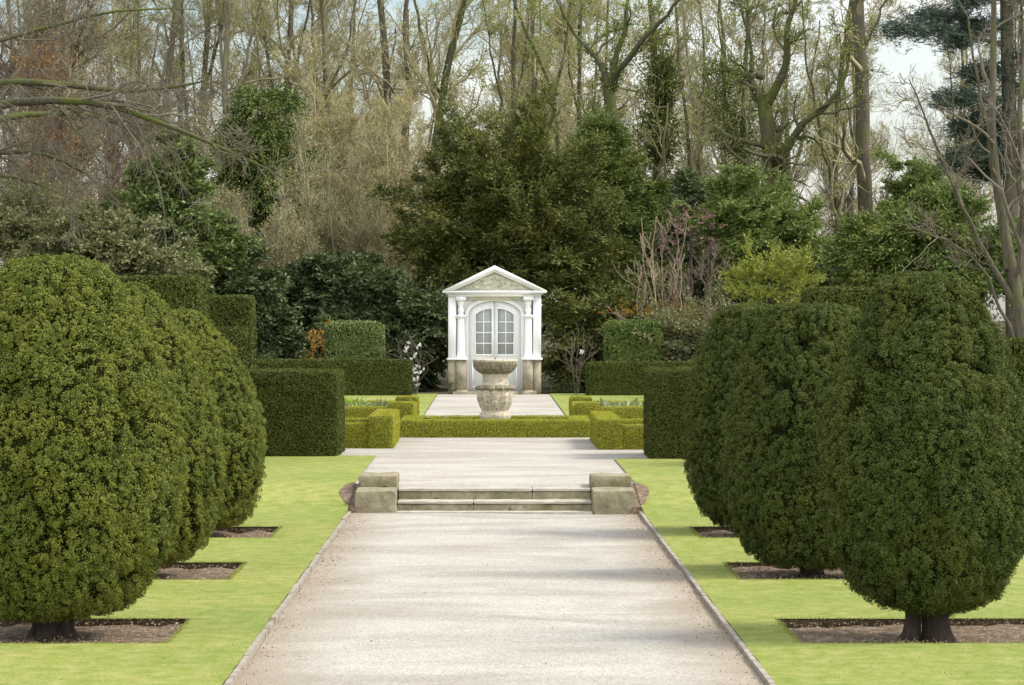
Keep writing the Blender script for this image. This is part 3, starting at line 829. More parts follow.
hedge('box_hedge', [(-1.85, -1.4, 60.75, 61.3, .2, .775), (-5.6, -1.78, 60.8, 61.15, .2, .69), (-1.75, -1.42, 61.3, 64.6, .2, .69), (-5.6, -1.85, 64.7, 65.1, .2, .69), (-1.85, -1.4, 64.6, 65.2, .2, .78)],
      'box edging with raised corners around the left flower bed', seed=44, **bx)
hedge('box_hedge', [(1.56, 2.0, 60.6, 61.2, .2, .775), (1.93, 5.6, 60.65, 61.0, .2, .69), (1.58, 1.9, 61.2, 64.5, .2, .69), (2.0, 5.6, 64.5, 64.9, .2, .69), (1.56, 2.0, 64.5, 65.1, .2, .78)],
      'box edging with raised corners around the right flower bed', seed=45, **bx)

for x0, x1, side in ((-5.5, -1.8, 'left'), (1.95, 5.5, 'right')):
    V, Q = grid(x0, x1, 61.1, 64.6, 20, 20, lambda X, Y: .34 + 0 * X); V[:, 2] += .03 * noise(V, 4, 2)
    mesh('soil_bed', V, Q, M['mulch'], label='soil of the %s flower bed inside its box edging' % side, cat='soil bed', kind='structure')
    n = 260
    P = np.c_[rng.uniform(x0 + .15, x1 - .15, n), rng.uniform(61.4, 64.4, n), np.full(n, .36)]
    P = np.repeat(P, 16, 0)
    e = nrm(np.c_[rng.normal(0, 1, (len(P), 2)), np.abs(rng.normal(.5, .5, len(P)))])
    hgt = rng.uniform(.5, 1.5, n).repeat(16)[:, None]
    V, Q = leaves(P + e * .10 * hgt * rng.random((len(P), 1)) + np.array([0, 0, .20]) * rng.random((len(P), 1)) * hgt, e, .13, .05, rng, .3, .3)
    mesh('bedding_plants', V, Q, M['greyplant'], label='low grey green spring bedding filling the %s box edged bed' % side, cat='bedding plants', kind='stuff')
for x, y, d, s, lab in ((351, 399, 62.6, .24, 'bright green leafy tuft standing in the left flower bed'), (641, 402, 62.6, .20, 'bright green leafy tuft standing in the right flower bed')):
    p = W(x, y, d); n = 240
    root = empty('leafy_plant', (p[0], d, .36), label=lab, cat='plant')
    B = np.tile([p[0], d, .38], (n, 1)) + rng.normal(0, .05, (n, 3)) * [1, 1, .4]
    e = nrm(np.c_[rng.normal(0, .6, (n, 2)), rng.uniform(.6, 1, n)])
    V, Q = leaves(B + e * s * rng.random((n, 1)), e, s, .05, rng, .2)
    mesh('leaves', V, Q, M['tuft'], root)
    V, Q = tubes(np.stack([B[:40], B[:40] + e[:40] * s], 1), np.full((40, 2), .006), 3)
    mesh('stem', V, Q, M['twig_dark'], root)

# ------------------------------------------------------------------ stone urn
UX, UY = .09, 58.55
root = empty('stone_urn', (UX, UY, UP), label='carved stone urn fountain with a wide dark bowl, in the box hedge ring', cat='urn')


def carve(amp, n, z0, z1, second=0):
    def f(R, T, Z):
        k = np.clip((Z - z0) / (z1 - z0), 0, 1); m = np.sin(k * np.pi) ** .7
        out = R + amp * m * (np.abs(np.sin(T * n / 2)) - .5)
        if second: out = out + second * m * np.sin(T * n * 2.0 + 2 * np.sin(Z * 60)) * np.sin(Z * 75)
        return out
    return f


def lathe_part(name, prof, mat, n=96, sub=60, fn=None):
    prof = resample(prof, sub) if sub else np.array(prof)
    V, Q = lathe(prof, n, UX, UY, fn)
    return mesh(name, V, Q, mat, root, True)


lathe_part('plinth', [(.36, .25), (.36, .42), (.30, .44), (.30, .50), (.27, .52), (.0, .521)], M['fount'], 8, 0)
lathe_part('base_ring', [(.24, .52), (.275, .55), (.285, .59), (.275, .63), (.245, .66), (.235, .70)], M['fount'])
lathe_part('carved_body', [(.235, .69), (.25, .72), (.272, .77), (.298, .85), (.315, .94), (.314, 1.01), (.30, 1.06)], M['fount'], 160, 90, carve(.045, 10, .69, 1.06, .006))
lathe_part('collar', [(.26, 1.045), (.335, 1.06), (.345, 1.095), (.315, 1.125), (.24, 1.14)], M['fount_dark'], 160, 30, carve(.055, 12, 1.03, 1.15))
lathe_part('neck', [(.25, 1.12), (.228, 1.18), (.222, 1.26), (.232, 1.34), (.26, 1.36)], M['fount'])
lathe_part('bowl', [(.2, 1.335), (.26, 1.345), (.32, 1.39), (.37, 1.45), (.388, 1.51), (.39, 1.55)], M['fount_dark'], 200, 60, carve(.022, 14, 1.34, 1.56, .012))
lathe_part('rim', [(.385, 1.545), (.398, 1.555), (.398, 1.59), (.38, 1.598), (.345, 1.598), (.32, 1.56), (.2, 1.52), (0, 1.51)], M['fount'], 96, 0)
V, Q = tubes(np.array([[(UX, UY, 1.51), (UX, UY, 1.63)]]), np.array([[.012, .010]]), 6)
mesh('water_jet_pipe', V, Q, M['twig_dark'], root)

# ------------------------------------------------------------------ pavilion
PX, PY = .125, 88.5
root = empty('garden_pavilion', (PX, PY, UP), label='small white garden pavilion with pediment, columns and arched glazed doors', cat='pavilion')


def pb(name, boxes, mat, parent=None, off=True, **k):
    V, Q = cat([box(PX + a, PX + b, PY + c, PY + d, e, f) for a, b, c, d, e, f in boxes])
    return mesh(name, V, Q, mat, parent or root, **k)


def ell(a, b, z0, t0, t1, n, x0=0):
    t = np.linspace(t0, t1, n); return np.c_[PX + x0 + a * np.cos(t), z0 + b * np.sin(t)]


# body behind the porch front: side walls, back wall, front wall with an arched opening
pb('side_wall', [(-1.22, -1.0, .36, 2.4, 1.19, 2.92)], M['white'])
pb('side_wall', [(1.0, 1.22, .36, 2.4, 1.19, 2.92)], M['white'])
pb('back_wall', [(-1.0, 1.0, 2.2, 2.4, .25, 2.92)], M['white'])
pb('stone_base', [(-1.24, -1.0, .36, 2.42, .2, 1.188)], M['pstone']); pb('stone_base', [(1.0, 1.24, .36, 2.42, .2, 1.188)], M['pstone'])
A, B, ZS = .70, .36, 2.385
inner = ell(A, B, ZS, math.pi, 0, 33)
outer = np.array([(PX + np.clip((p[0] - PX) * 1.6, -1.0, 1.0), 2.92) if 4 < i < 28 else (PX + (-1.0 if i <= 4 else 1.0), ZS + (2.92 - ZS) * (i / 4 if i <= 4 else (32 - i) / 4)) for i, p in enumerate(inner)])
V1, Q1 = band(inner, outer, PY + 0.1800, PY + 0.3000)
V2, Q2 = cat([(V1, Q1), box(PX - 1.0, PX - A, PY + 0.1800, PY + 0.3000, .25, ZS - .001), box(PX + A, PX + 1.0, PY + 0.1800, PY + 0.3000, .25, ZS - .001)])
mesh('front_wall', V2, Q2, M['white'], root)
# architrave round the opening
i2 = np.concatenate([[(PX - A, .33)], ell(A, B, ZS, math.pi, 0, 33), [(PX + A, .33)]])
o2 = np.concatenate([[(PX - A - .07, .33)], ell(A + .07, B + .07, ZS, math.pi, 0, 33), [(PX + A + .07, .33)]])
V, Q = band(i2, o2, PY + 0.1250, PY + 0.1850); arch = mesh('door_arch', V, Q, M['white'], root)
o3 = np.concatenate([[(PX - A - .10, .33)], ell(A + .10, B + .10, ZS, math.pi, 0, 33), [(PX + A + .10, .33)]])
V, Q = band(o2, o3, PY + 0.1020, PY + 0.1840); mesh('arch_moulding', V, Q, M['white'], arch)
# two arched leaves
for s in (-1, 1):
    t = np.linspace(math.pi, math.pi / 2, 18) if s < 0 else np.linspace(math.pi / 2, 0, 18)
    top = np.c_[PX + (A - .004) * np.cos(t), ZS + (B - .004) * np.sin(t)]
    lx = PX + s * .004
    poly = [(PX - A + .004, .335)] + [tuple(p) for p in top[:-1]] + [(lx, ZS + B - .006), (lx, .335)] if s < 0 else [(lx, .335), (lx, ZS + B - .006)] + [tuple(p) for p in top[1:]] + [(PX + A - .004, .335)]
    V, T = prism(poly, PY + 0.2150, PY + 0.2600)
    leaf = mesh('door', V, T, M['white'], root)
    # glass: straight jambs, top cut to the same sweep as the arch
    xi, xo, zb = .085, .505, 1.32
    xs = np.linspace(xi, xo, 14)
    zt = ZS - .10 + (B - .10) * np.sqrt(np.clip(1 - (xs / (xo + .03)) ** 2, 0, 1)) * 1.0
    zt = np.maximum(zt, ZS - .10)
    gl = [(PX + s * a, b) for a, b in zip(xs, zt)] + [(PX + s * xo, zb), (PX + s * xi, zb)]
    V, T = prism(gl if s < 0 else gl[::-1], PY + 0.2020, PY + 0.2120)
    win = mesh('window', V, T, M['glass'], leaf)
    # stiles and rails standing proud of the glass, and the glazing bars
    p_in = np.array([(PX + s * xi, zb)] + [(PX + s * a, b) for a, b in zip(xs, zt)] + [(PX + s * xo, zb), (PX + s * xi, zb)])
    cx_, cz_ = PX + s * .30, 1.9
    p_out = np.array([(cx_ + (x_ - cx_) * 1.19, cz_ + (z_ - cz_) * 1.075) for x_, z_ in p_in])
    V, Q = band(p_in, p_out, PY + 0.1750, PY + 0.2140); mesh('window_frame', V, Q, M['white'], leaf)
    bars = [(.285, .31, zb, ZS + .11)] + [(xi, xo, z, z + .028) for z in (1.60, 1.885, 2.17)]
    Vb, Qb = cat([box(PX + min(s * a, s * b), PX + max(s * a, s * b), PY + 0.1780 + (.004 if i else 0), PY + 0.2005, c, d) for i, (a, b, c, d) in enumerate(bars)])
    mesh('glazing_bars', Vb, Qb, M['white'], leaf)
    pv = [(.09, .61, .42, .46), (.09, .61, 1.12, 1.16), (.09, .13, .46, 1.12), (.57, .61, .46, 1.12)]
    Vb, Qb = cat([box(PX + min(s * a, s * b), PX + max(s * a, s * b), PY + .196, PY + .214, c, d) for a, b, c, d in pv])
    mesh('lower_panel', Vb, Qb, M['white'], leaf)
    # front supports: outer pier, column on its stone pedestal
    a, b = sorted((s * 1.245, s * 1.03))
    pb('corner_pilaster', [(a, b, .0, .36, 1.225, 2.86)], M['white'])
    pb('stone_pedestal', [(a, b, -.03, .355, .2, 1.165)] + [(*sorted((s * 1.026, s * .76)), -.09, .25, .36, 1.165), (*sorted((s * 1.028, s * .73)), -.12, .28, .2, .358)], M['pstone'])
    pb('dado_rail', [(*sorted((s * 1.28, s * .72)), -.13, .36, 1.168, 1.222)], M['white'])
    cx = PX + s * .90; cy = PY + .03
    V, Q = lathe(resample([(.135, 1.222), (.135, 1.26), (.115, 1.30), (.108, 1.34), (.105, 1.7), (.098, 2.26), (.098, 2.28)], 40), 32, cx, cy)
    col = mesh('column', V, Q, M['white'], root, True)
    V, Q = lathe([(.098, 2.27), (.13, 2.285), (.13, 2.32), (.15, 2.33), (.15, 2.37), (.09, 2.38)], 32, cx, cy)
    mesh('necking', V, Q, M['white'], col)
    V, Q = lathe([(.09, 2.375), (.055, 2.41), (.075, 2.46), (.085, 2.52), (.06, 2.58), (.075, 2.64), (.095, 2.70), (.10, 2.74), (.07, 2.76)], 24, cx, cy, lambda R, T, Z: R * (1 + .14 * np.sin(T * 6)))
    mesh('carved_capital', V, Q, M['white'], col)
    V, Q = box(cx - .14, cx + .14, cy - .13, cy + .13, 2.755, 2.862); mesh('abacus', V, Q, M['white'], col)
pb('soffit_panel', [(-.75, .75, .06, .175, 2.78, 2.862)], M['cream'])
pb('frieze', [(-1.25, 1.25, -.04, 2.45, 2.864, 2.925)], M['white'])
pb('cornice', [(-1.31, 1.31, -.10, 2.5, 2.927, 2.965), (-1.40, 1.40, -.19, 2.55, 2.967, 3.02)], M['white'])
zb, za, hw = 3.022, 3.70, 1.41
V, Q = band([(PX - hw + .21, zb), (PX, za - .125), (PX + hw - .21, zb)], [(PX - hw, zb), (PX, za), (PX + hw, zb)], PY - .20, PY + .02)
ped = mesh('pediment', V, Q, M['white'], root)
V, Q = band([(PX - hw + .30, zb), (PX, za - .175), (PX + hw - .30, zb)], [(PX - hw + .21, zb), (PX, za - .125), (PX + hw - .21, zb)], PY - .15, PY + .018)
mesh('raking_moulding', V, Q, M['white'], ped)
V, T = prism([(PX - hw + .22, zb), (PX, za - .13), (PX + hw - .22, zb)], PY - .06, PY + .0)
mesh('tympanum', V, T, M['tymp'], ped)
rg = np.random.default_rng(4); cv = []
for k in range(46):
    z = rg.uniform(zb + .04, za - .28); lim = (hw - .3) * (1 - (z - zb) / (za - zb - .13)) - .08
    if lim < .05: continue
    x = rg.uniform(-lim, lim); r_ = rg.uniform(.03, .06)
    cv.append(rough_box(PX + x - r_ * 1.4, PX + x + r_ * 1.4, PY - .085, PY - .055, z - r_ * .7, z + r_ * .7, .03, .012, .005, 20, k))
V, Q = cat(cv); mesh('carved_relief', V, Q, M['tymp'], ped, True)
V, Q = band([(PX - hw + .04, zb - .01), (PX, za - .06), (PX + hw - .04, zb - .01)], [(PX - hw, zb + .004), (PX, za + .012), (PX + hw, zb + .004)], PY + .024, PY + 2.6)
mesh('roof', V, Q, M['slate'], root)
V, T = prism([(PX - hw + .22, zb), (PX, za - .13), (PX + hw - .22, zb)], PY + 2.38, PY + 2.42); mesh('rear_gable', V, T, M['white'], root)
V, Q = rough_box(PX - 1.12, PX + 1.12, PY - .45, PY + .33, .2, .325, .06, .015, .006, 6, 3); mesh('doorstep', V, Q, M['pstone'], root, True)

#TREES
# ------------------------------------------------------------------ evergreens and shrubs behind the garden
def wx(x, d): return (x - VX) / F * d
def wz(y, d): return HZ - (y - VY) / F * d


def evergreen(name, label, d, blobs, mat, seed, nclump, nspray, S, m, L, w, droop=.2, lift=.2, csize=.5, flat=.5, catg='tree', depth=.8, wid=.30, extra=None, inner=.72):
    """blobs in picture measure: (x, y, half width, half height), turned into ellipsoids d metres away"""
    r = np.random.default_rng(seed); k = d / F
    B = [(wx(x, d), d + dy, wz(y, d), a * k, max(a * k * depth, .4), b * k) for x, y, a, b, dy in [(q + (0,) if len(q) == 4 else q) for q in blobs]]
    bx = float(np.mean([b[0] for b in B])); root = empty(name, (bx, d, .2), label=label, cat=catg)
    np_ = max(26, int(nclump * .55)); kk = csize / .45
    B = [tuple(b[:3]) + tuple(max(q * .4, q - .5 * kk) for q in b[3:]) for b in B]
    V, Q = plumes(B, np_, max(6, int(nspray / np_)), S, m, L, w, r, 1.15 * kk, lift, droop, wid * kk, flat)
    V[:, 2] = np.maximum(V[:, 2], .22)
    if extra is not None:
        V, Q = cat([(V, Q), extra])
    mesh('crown', V, Q, mat, root)
    Bn = np.array(B); top = float((Bn[:, 2] + Bn[:, 5] * .6).max()); t = []
    n = 5 if catg == 'shrub' else 4
    for j in range(n + len(B)):
        b = Bn[j % len(B)]
        p0 = np.array([bx + r.normal(0, .12), d + r.normal(0, .12), .1])
        p1 = np.array([b[0] + r.normal(0, b[3] * .4), b[1] + r.normal(0, .3), b[2] + b[5] * r.uniform(.1, .6)])
        mid = p0 * .45 + p1 * .55; mid[2] = p0[2] * .5 + p1[2] * .5
        t.append(path_pts([p0, mid, p1], 8, r, .03)[None])
    R = np.repeat(np.linspace(.09 if catg == 'tree' else .035, .02, 8)[None], len(t), 0)
    V, Q = tubes(np.concatenate(t), R, 6)
    mesh('trunk' if catg == 'tree' else 'stem', V, Q, M['trunk'], root, True)
    return root


# the big dark yew behind the pavilion: many upswept plumes
BY = [(515, 255, 105, 115), (460, 205, 45, 60), (505, 190, 50, 55), (553, 200, 46, 62), (440, 270, 50, 90), (578, 290, 38, 95), (480, 155, 34, 38), (545, 155, 38, 40), (425, 200, 34, 40), (510, 140, 22, 30), (452, 150, 20, 34), (610, 330, 32, 65), (470, 330, 60, 65)]
evergreen('yew_tree', 'large dark spreading yew rising directly behind the white pavilion', 98, BY, M['bigyew'], 101, 520, 30000, .45, 9, .12, .042, .12, .75, .62, .4, depth=.55, inner=.55, wid=.17)
evergreen('laurel', 'dark glossy laurel in the shade just left of the white pavilion', 95.5, [(390, 315, 48, 58), (365, 300, 40, 40), (415, 330, 34, 62), (380, 345, 60, 45)], M['laurel'], 102, 200, 12000, .4, 7, .15, .075, .3, .1, .5, .7, 'shrub', depth=.7)
evergreen('laurel', 'dark laurel above the clipped square shrub on the left', 97, [(310, 300, 48, 45), (280, 335, 40, 40), (335, 280, 36, 36), (325, 340, 45, 36)], M['laurel'], 103, 200, 11000, .4, 7, .15, .075, .3, .1, .5, .7, 'shrub', depth=.7)
evergreen('conifer', 'dark drooping conifer standing between the pale thicket and bright holly on the left', 104, [(268, 225, 56, 80), (265, 170, 46, 60), (262, 125, 32, 48), (262, 95, 22, 30), (275, 270, 55, 50)], M['conifer'], 104, 300, 18000, .6, 9, .12, .045, .5, .0, .42, .45, wid=.2)
evergreen('holly', 'bright green holly rising behind the tall square hedge on the left', 92, [(178, 235, 40, 62), (170, 190, 28, 38), (195, 255, 34, 48), (150, 225, 28, 45), (165, 158, 16, 20)], M['holly'], 105, 230, 15000, .3, 7, .13, .07, .2, .2, .42, .7)
evergreen('shrub', 'olive grey shrub showing over the largest left clipped yew', 88, [(85, 258, 42, 38), (125, 260, 34, 30), (60, 265, 24, 30), (150, 275, 30, 26)], M['olive'], 106, 170, 10000, .3, 7, .11, .055, .1, .3, .4, .7, 'shrub')
evergreen('shrub', 'loose pale olive shrub at the left edge above the clipped yew', 90, [(20, 240, 40, 40), (45, 225, 30, 36), (-15, 235, 35, 45)], M['olive'], 107, 120, 5200, .3, 6, .08, .045, .1, .3, .5, .7, 'shrub')
evergreen('cypress', 'upright feathery cypress just right of the big dark yew', 105, [(602, 215, 30, 105), (598, 160, 22, 50), (610, 260, 34, 90)], M['cypress'], 108, 220, 13000, .5, 9, .12, .045, .05, .6, .32, .4)
evergreen('cypress', 'broad green cypress with drooping sprays behind the pale bare shrub', 107, [(650, 250, 34, 80), (640, 210, 24, 45), (665, 285, 30, 60)], M['cypress'], 109, 190, 11000, .5, 9, .12, .045, .4, .1, .36, .4)
evergreen('shrub', 'mid green leafy bush in the middle of the right hand shrubbery', 96, [(755, 248, 46, 52), (725, 235, 32, 48), (785, 240, 30, 40), (755, 210, 24, 30)], M['midgreen'], 110, 210, 12000, .35, 7, .12, .06, .1, .3, .42, .7, 'shrub')
evergreen('shrub', 'yellow green spring bush peeping over the flat topped clipped yews', 84, [(770, 285, 34, 22), (745, 292, 20, 24), (798, 290, 24, 22)], M['lime'], 111, 60, 1300, .3, 6, .08, .045, 0, .4, .3, .6, 'shrub')
evergreen('yew_tree', 'dark green spreading yew behind the tallest right clipped yew', 91, [(915, 250, 62, 46), (880, 265, 40, 42), (960, 255, 45, 48), (925, 225, 40, 26), (1005, 275, 40, 44)], M['cypress'], 112, 250, 15000, .45, 8, .12, .05, .25, .15, .42, .5)
evergreen('conifer', 'small fresh green conifer among the bare trunks on the right', 103, [(914, 205, 20, 42), (908, 172, 10, 22), (925, 225, 22, 30)], M['midgreen'], 113, 90, 4500, .4, 8, .11, .045, .2, .3, .34, .45)
evergreen('holly', 'dark bluish holly beside the pale bare shrub', 100, [(703, 215, 20, 45), (712, 240, 24, 40), (690, 250, 22, 40)], M['laurel'], 114, 110, 6500, .3, 7, .12, .06, .2, .2, .4, .7)
evergreen('shrub', 'dense brown twiggy bush right of the clipped dark shrub', 90.5, [(690, 345, 32, 38), (715, 335, 28, 38), (668, 350, 22, 30)], M['olive'], 115, 110, 4200, .3, 6, .08, .04, .1, .3, .4, .6, 'shrub')
evergreen('shrub', 'orange leaved shrub behind the clipped dark shrub on the right', 93, [(680, 328, 20, 12), (655, 324, 16, 8), (668, 318, 12, 14), (640, 318, 12, 8)], M['orange'], 116, 26, 330, .2, 5, .08, .05, .1, .3, .3, .6, 'shrub')
evergreen('shrub', 'orange leaved shrub left of the clipped square shrub', 92, [(318, 350, 10, 14), (325, 335, 8, 10), (314, 362, 10, 10)], M['orange'], 117, 20, 120, .2, 5, .08, .05, .1, .3, .2, .6, 'shrub')
evergreen('shrub', 'pink flowering currant beside the pale bare shrub', 95, [(692, 232, 22, 12), (678, 240, 16, 14), (710, 238, 14, 10)], M['pink'], 118, 40, 130, .25, 5, .07, .04, .2, .2, .3, .6, 'shrub')
evergreen('laurel', 'dark evergreen bush under the drooping conifer, behind the stepped hedge', 93, [(235, 300, 40, 50), (265, 345, 40, 40), (215, 330, 30, 50)], M['laurel'], 119, 130, 7500, .35, 7, .14, .07, .3, .1, .45, .7, 'shrub')
evergreen('shrub', 'dark evergreen undergrowth right of the pavilion behind the long hedge', 94, [(575, 340, 30, 50), (615, 345, 40, 50), (645, 340, 30, 40)], M['bigyew'], 120, 150, 8000, .4, 7, .13, .05, .2, .2, .45, .6, 'shrub')
evergreen('shrub', 'mid green bush filling the gap beneath the straight tall trunk', 99, [(830, 285, 40, 30), (860, 260, 34, 40), (805, 275, 26, 30)], M['olive'], 121, 130, 6000, .3, 7, .1, .05, .1, .3, .42, .7, 'shrub')


# ------------------------------------------------------------------ bare trees
def T(pts, d, r0, r1, dd=None):
    return ([W(x, y, d + (dd[i] if dd else 0)) for i, (x, y) in enumerate(pts)], r0, r1)


def br(seed): return np.random.default_rng(seed)


# beech leaning in from the left with long arching limbs
bd = 70
bare_tree('beech_tree', 'bare beech reaching in from the left edge with long arching mossy limbs',
          [T([(-150, 420), (-150, 250), (-140, 100), (-120, -80)], bd, .34, .2),
           T([(-140, 130), (-60, 90), (0, 74), (60, 80), (110, 92), (170, 92), (200, 80)], bd, .13, .018, [0, 0, -1, -1.5, -2, -2.5, -3]),
           T([(-145, 160), (-60, 120), (0, 103), (60, 101), (110, 104), (170, 130), (230, 152), (290, 185)], bd, .14, .012, [0, -1, -2, -2.5, -3, -3.5, -4, -4.5]),
           T([(-145, 150), (-50, 130), (0, 115), (40, 118), (80, 106), (130, 122), (165, 150), (190, 190)], bd, .11, .012, [0, 1, 1, 1.5, 2, 2.5, 3, 3]),
           T([(-145, 200), (-60, 165), (0, 153), (55, 150), (90, 172), (120, 200)], bd, .09, .012, [0, -1, -1.5, -2, -2.5, -3]),
           T([(-145, 215), (-60, 185), (0, 173), (45, 188), (75, 200)], bd, .08, .012, [0, 1, 1.5, 2, 2]),
           T([(-140, 90), (-60, 60), (0, 40), (60, 25), (130, 10), (190, 14)], bd, .09, .012, [0, 1, 2, 3, 3, 4])],
          M['moss'], M['twig_grey'], br(201), lv1=15, lv2=10, lv3=8, up=-.06, wob=.06, limb_ratio=.26, twig_r=.006, t0=.25, ang=(.35, 1.0))

bare_tree('oak_tree', 'crooked mossy oak with a zigzag limb, right of centre',
          [T([(779, 330), (777, 190), (770, 160), (766, 130), (764, 105)], 102, .30, .22),
           T([(765, 108), (756, 90), (747, 80), (752, 72), (764, 76)], 102, .17, .10),
           T([(764, 106), (774, 92), (781, 75), (789, 60), (784, 38), (788, 20), (797, 5), (796, -25)], 102, .16, .05, [0, -.2, -.4, -.6, -.8, -1, -1, -1]),
           T([(774, 172), (784, 150), (797, 140), (796, 124), (815, 116), (832, 106), (838, 92), (850, 72), (848, 40)], 102, .16, .03, [0, -.2, -.5, -.7, -.9, -1, -1, -1, -1]),
           T([(797, 138), (812, 136), (824, 150), (832, 164)], 101.5, .05, .015),
           T([(748, 80), (735, 72), (720, 70), (705, 76)], 102, .07, .015),
           T([(752, 72), (748, 40), (740, 10), (742, -20)], 102, .07, .02)],
          M['moss'], M['twig_dark'], br(202), leaf=M['bud_green'], nleaf=4200, leaf_size=.075, lv1=10, lv2=7, lv3=6, ivy=M['ivy'], nivy=700, ivy_r=.10, ivy_top=.4, up=.04, wob=.03)
bare_tree('oak_tree', 'dark forked tree whose limbs spread in a Y above the feathery cypress',
          [T([(613, 340), (612, 180), (611, 110), (608, 84)], 107, .26, .19),
           T([(608, 86), (600, 62), (585, 42), (566, 22), (552, -10)], 107, .10, .03, [0, .4, .8, 1, 1]),
           T([(610, 90), (622, 66), (640, 46), (662, 24), (690, -8)], 107, .13, .04, [0, -.5, -1, -1.4, -2]),
           T([(609, 88), (616, 60), (628, 30), (632, -15)], 107, .13, .05)],
          M['moss'], M['twig_dark'], br(203), leaf=M['bud_green'], nleaf=5000, leaf_size=.075, lv1=10, lv2=7, lv3=6, ivy=M['ivy'], nivy=900, ivy_r=.14, ivy_top=.5)
bare_tree('tall_tree', 'tall straight grey trunk running up out of the picture on the right',
          [T([(868, 330), (865, 235), (860, 120), (856, 50), (853, -40), (850, -150)], 104, .27, .17),
           T([(862, 150), (846, 120), (838, 80), (842, 40)], 104, .05, .015), T([(857, 60), (880, 20), (905, -20)], 104, .05, .02)],
          M['bark'], M['twig'], br(204), leaf=M['bud'], nleaf=2600, leaf_size=.07, lv1=9, lv2=7, lv3=6, limb_ratio=.2)
bare_tree('slender_tree', 'slender mossy tree standing close left of the tall straight trunk',
          [T([(838, 340), (835, 220), (834, 140), (836, 70), (846, 52), (852, 10), (850, -30)], 106, .14, .05), T([(836, 200), (828, 120), (815, 60), (810, 0)], 106, .06, .02)],
          M['moss'], M['twig'], br(205), leaf=M['bud'], nleaf=3500, leaf_size=.07, lv1=11, lv2=7, lv3=6, limb_ratio=.24)
bare_tree('ash_tree', 'leaning pale trunk curving up between the thicket and the big dark yew',
          [T([(418, 340), (424, 190), (436, 110), (446, 60), (454, 20), (462, -30)], 113, .19, .10), T([(440, 95), (424, 50), (418, 10), (410, -30)], 113, .08, .03), T([(428, 160), (445, 140), (470, 120), (480, 90)], 113, .05, .015)],
          M['moss'], M['twig_tan'], br(206), leaf=M['bud'], nleaf=5000, leaf_size=.075, lv1=11, lv2=8, lv3=6)
bare_tree('ash_tree', 'pair of dark stems rising side by side above the pale thicket',
          [T([(400, 345), (396, 200), (384, 100), (382, 20), (378, -30)], 116, .20, .10), T([(398, 220), (405, 140), (411, 80), (408, 30), (414, -30)], 116, .14, .07)],
          M['bark'], M['twig'], br(207), leaf=M['bud_tan'], nleaf=6000, leaf_size=.07, lv1=11, lv2=8, lv3=6)
bare_tree('slender_tree', 'thin tree slanting behind the top of the big dark yew',
          [T([(560, 340), (558, 160), (548, 95), (528, 50), (508, 10), (500, -30)], 112, .10, .04), T([(552, 120), (562, 70), (572, 20), (575, -30)], 112, .06, .025)],
          M['moss'], M['twig_tan'], br(208), leaf=M['bud_green'], nleaf=3800, leaf_size=.08, lv1=11, lv2=8, lv3=6)
bare_tree('slender_tree', 'thin upright tree with yellow buds above the pavilion roof',
          [T([(510, 340), (512, 180), (514, 80), (516, 0), (514, -40)], 114, .10, .05), T([(513, 150), (498, 80), (490, 20), (486, -20)], 114, .05, .02), T([(513, 110), (530, 60), (540, 0)], 114, .05, .02)],
          M['bark'], M['twig_tan'], br(209), leaf=M['bud_green'], nleaf=4200, leaf_size=.08, lv1=10, lv2=8, lv3=6)
bare_tree('slender_tree', 'thin straight tree with yellow buds just left of the dark forked tree',
          [T([(582, 340), (580, 180), (581, 80), (583, -30)], 115, .11, .06), T([(581, 120), (570, 60), (560, 0)], 115, .05, .02)],
          M['moss'], M['twig_tan'], br(210), leaf=M['bud_green'], nleaf=3200, leaf_size=.08, lv1=11, lv2=8, lv3=6)
bare_tree('ivy_clad_tree', 'bushy ivy clad trunk right of the dark forked tree',
          [T([(664, 340), (660, 220), (655, 130), (652, 60), (648, -30)], 110, .18, .08), T([(658, 160), (672, 90), (680, 30)], 110, .06, .02)],
          M['moss'], M['twig'], br(211), leaf=M['bud'], nleaf=1500, leaf_size=.07, lv1=10, lv2=7, lv3=6, ivy=M['ivy'], nivy=13000, ivy_r=.75, ivy_top=.85)
bare_tree('ivy_clad_tree', 'ivy clad pole of a tree close left of the crooked oak',
          [T([(742, 340), (738, 220), (734, 140), (736, 60), (734, -30)], 109, .13, .06), T([(736, 150), (722, 90), (716, 30), (718, -20)], 109, .06, .025)],
          M['moss'], M['twig'], br(212), leaf=M['bud_green'], nleaf=1800, leaf_size=.07, lv1=10, lv2=7, lv3=6, ivy=M['ivy'], nivy=8000, ivy_r=.6, ivy_top=.55)
bare_tree('slender_tree', 'slim leaning sapling between the two ivy clad trees',
          [T([(700, 340), (692, 200), (686, 120), (680, 60), (672, -30)], 113, .09, .04), T([(694, 220), (702, 120), (704, 40), (700, -30)], 113, .07, .03)],
          M['bark'], M['twig'], br(213), leaf=M['bud_green'], nleaf=4200, leaf_size=.075, lv1=11, lv2=8, lv3=6)
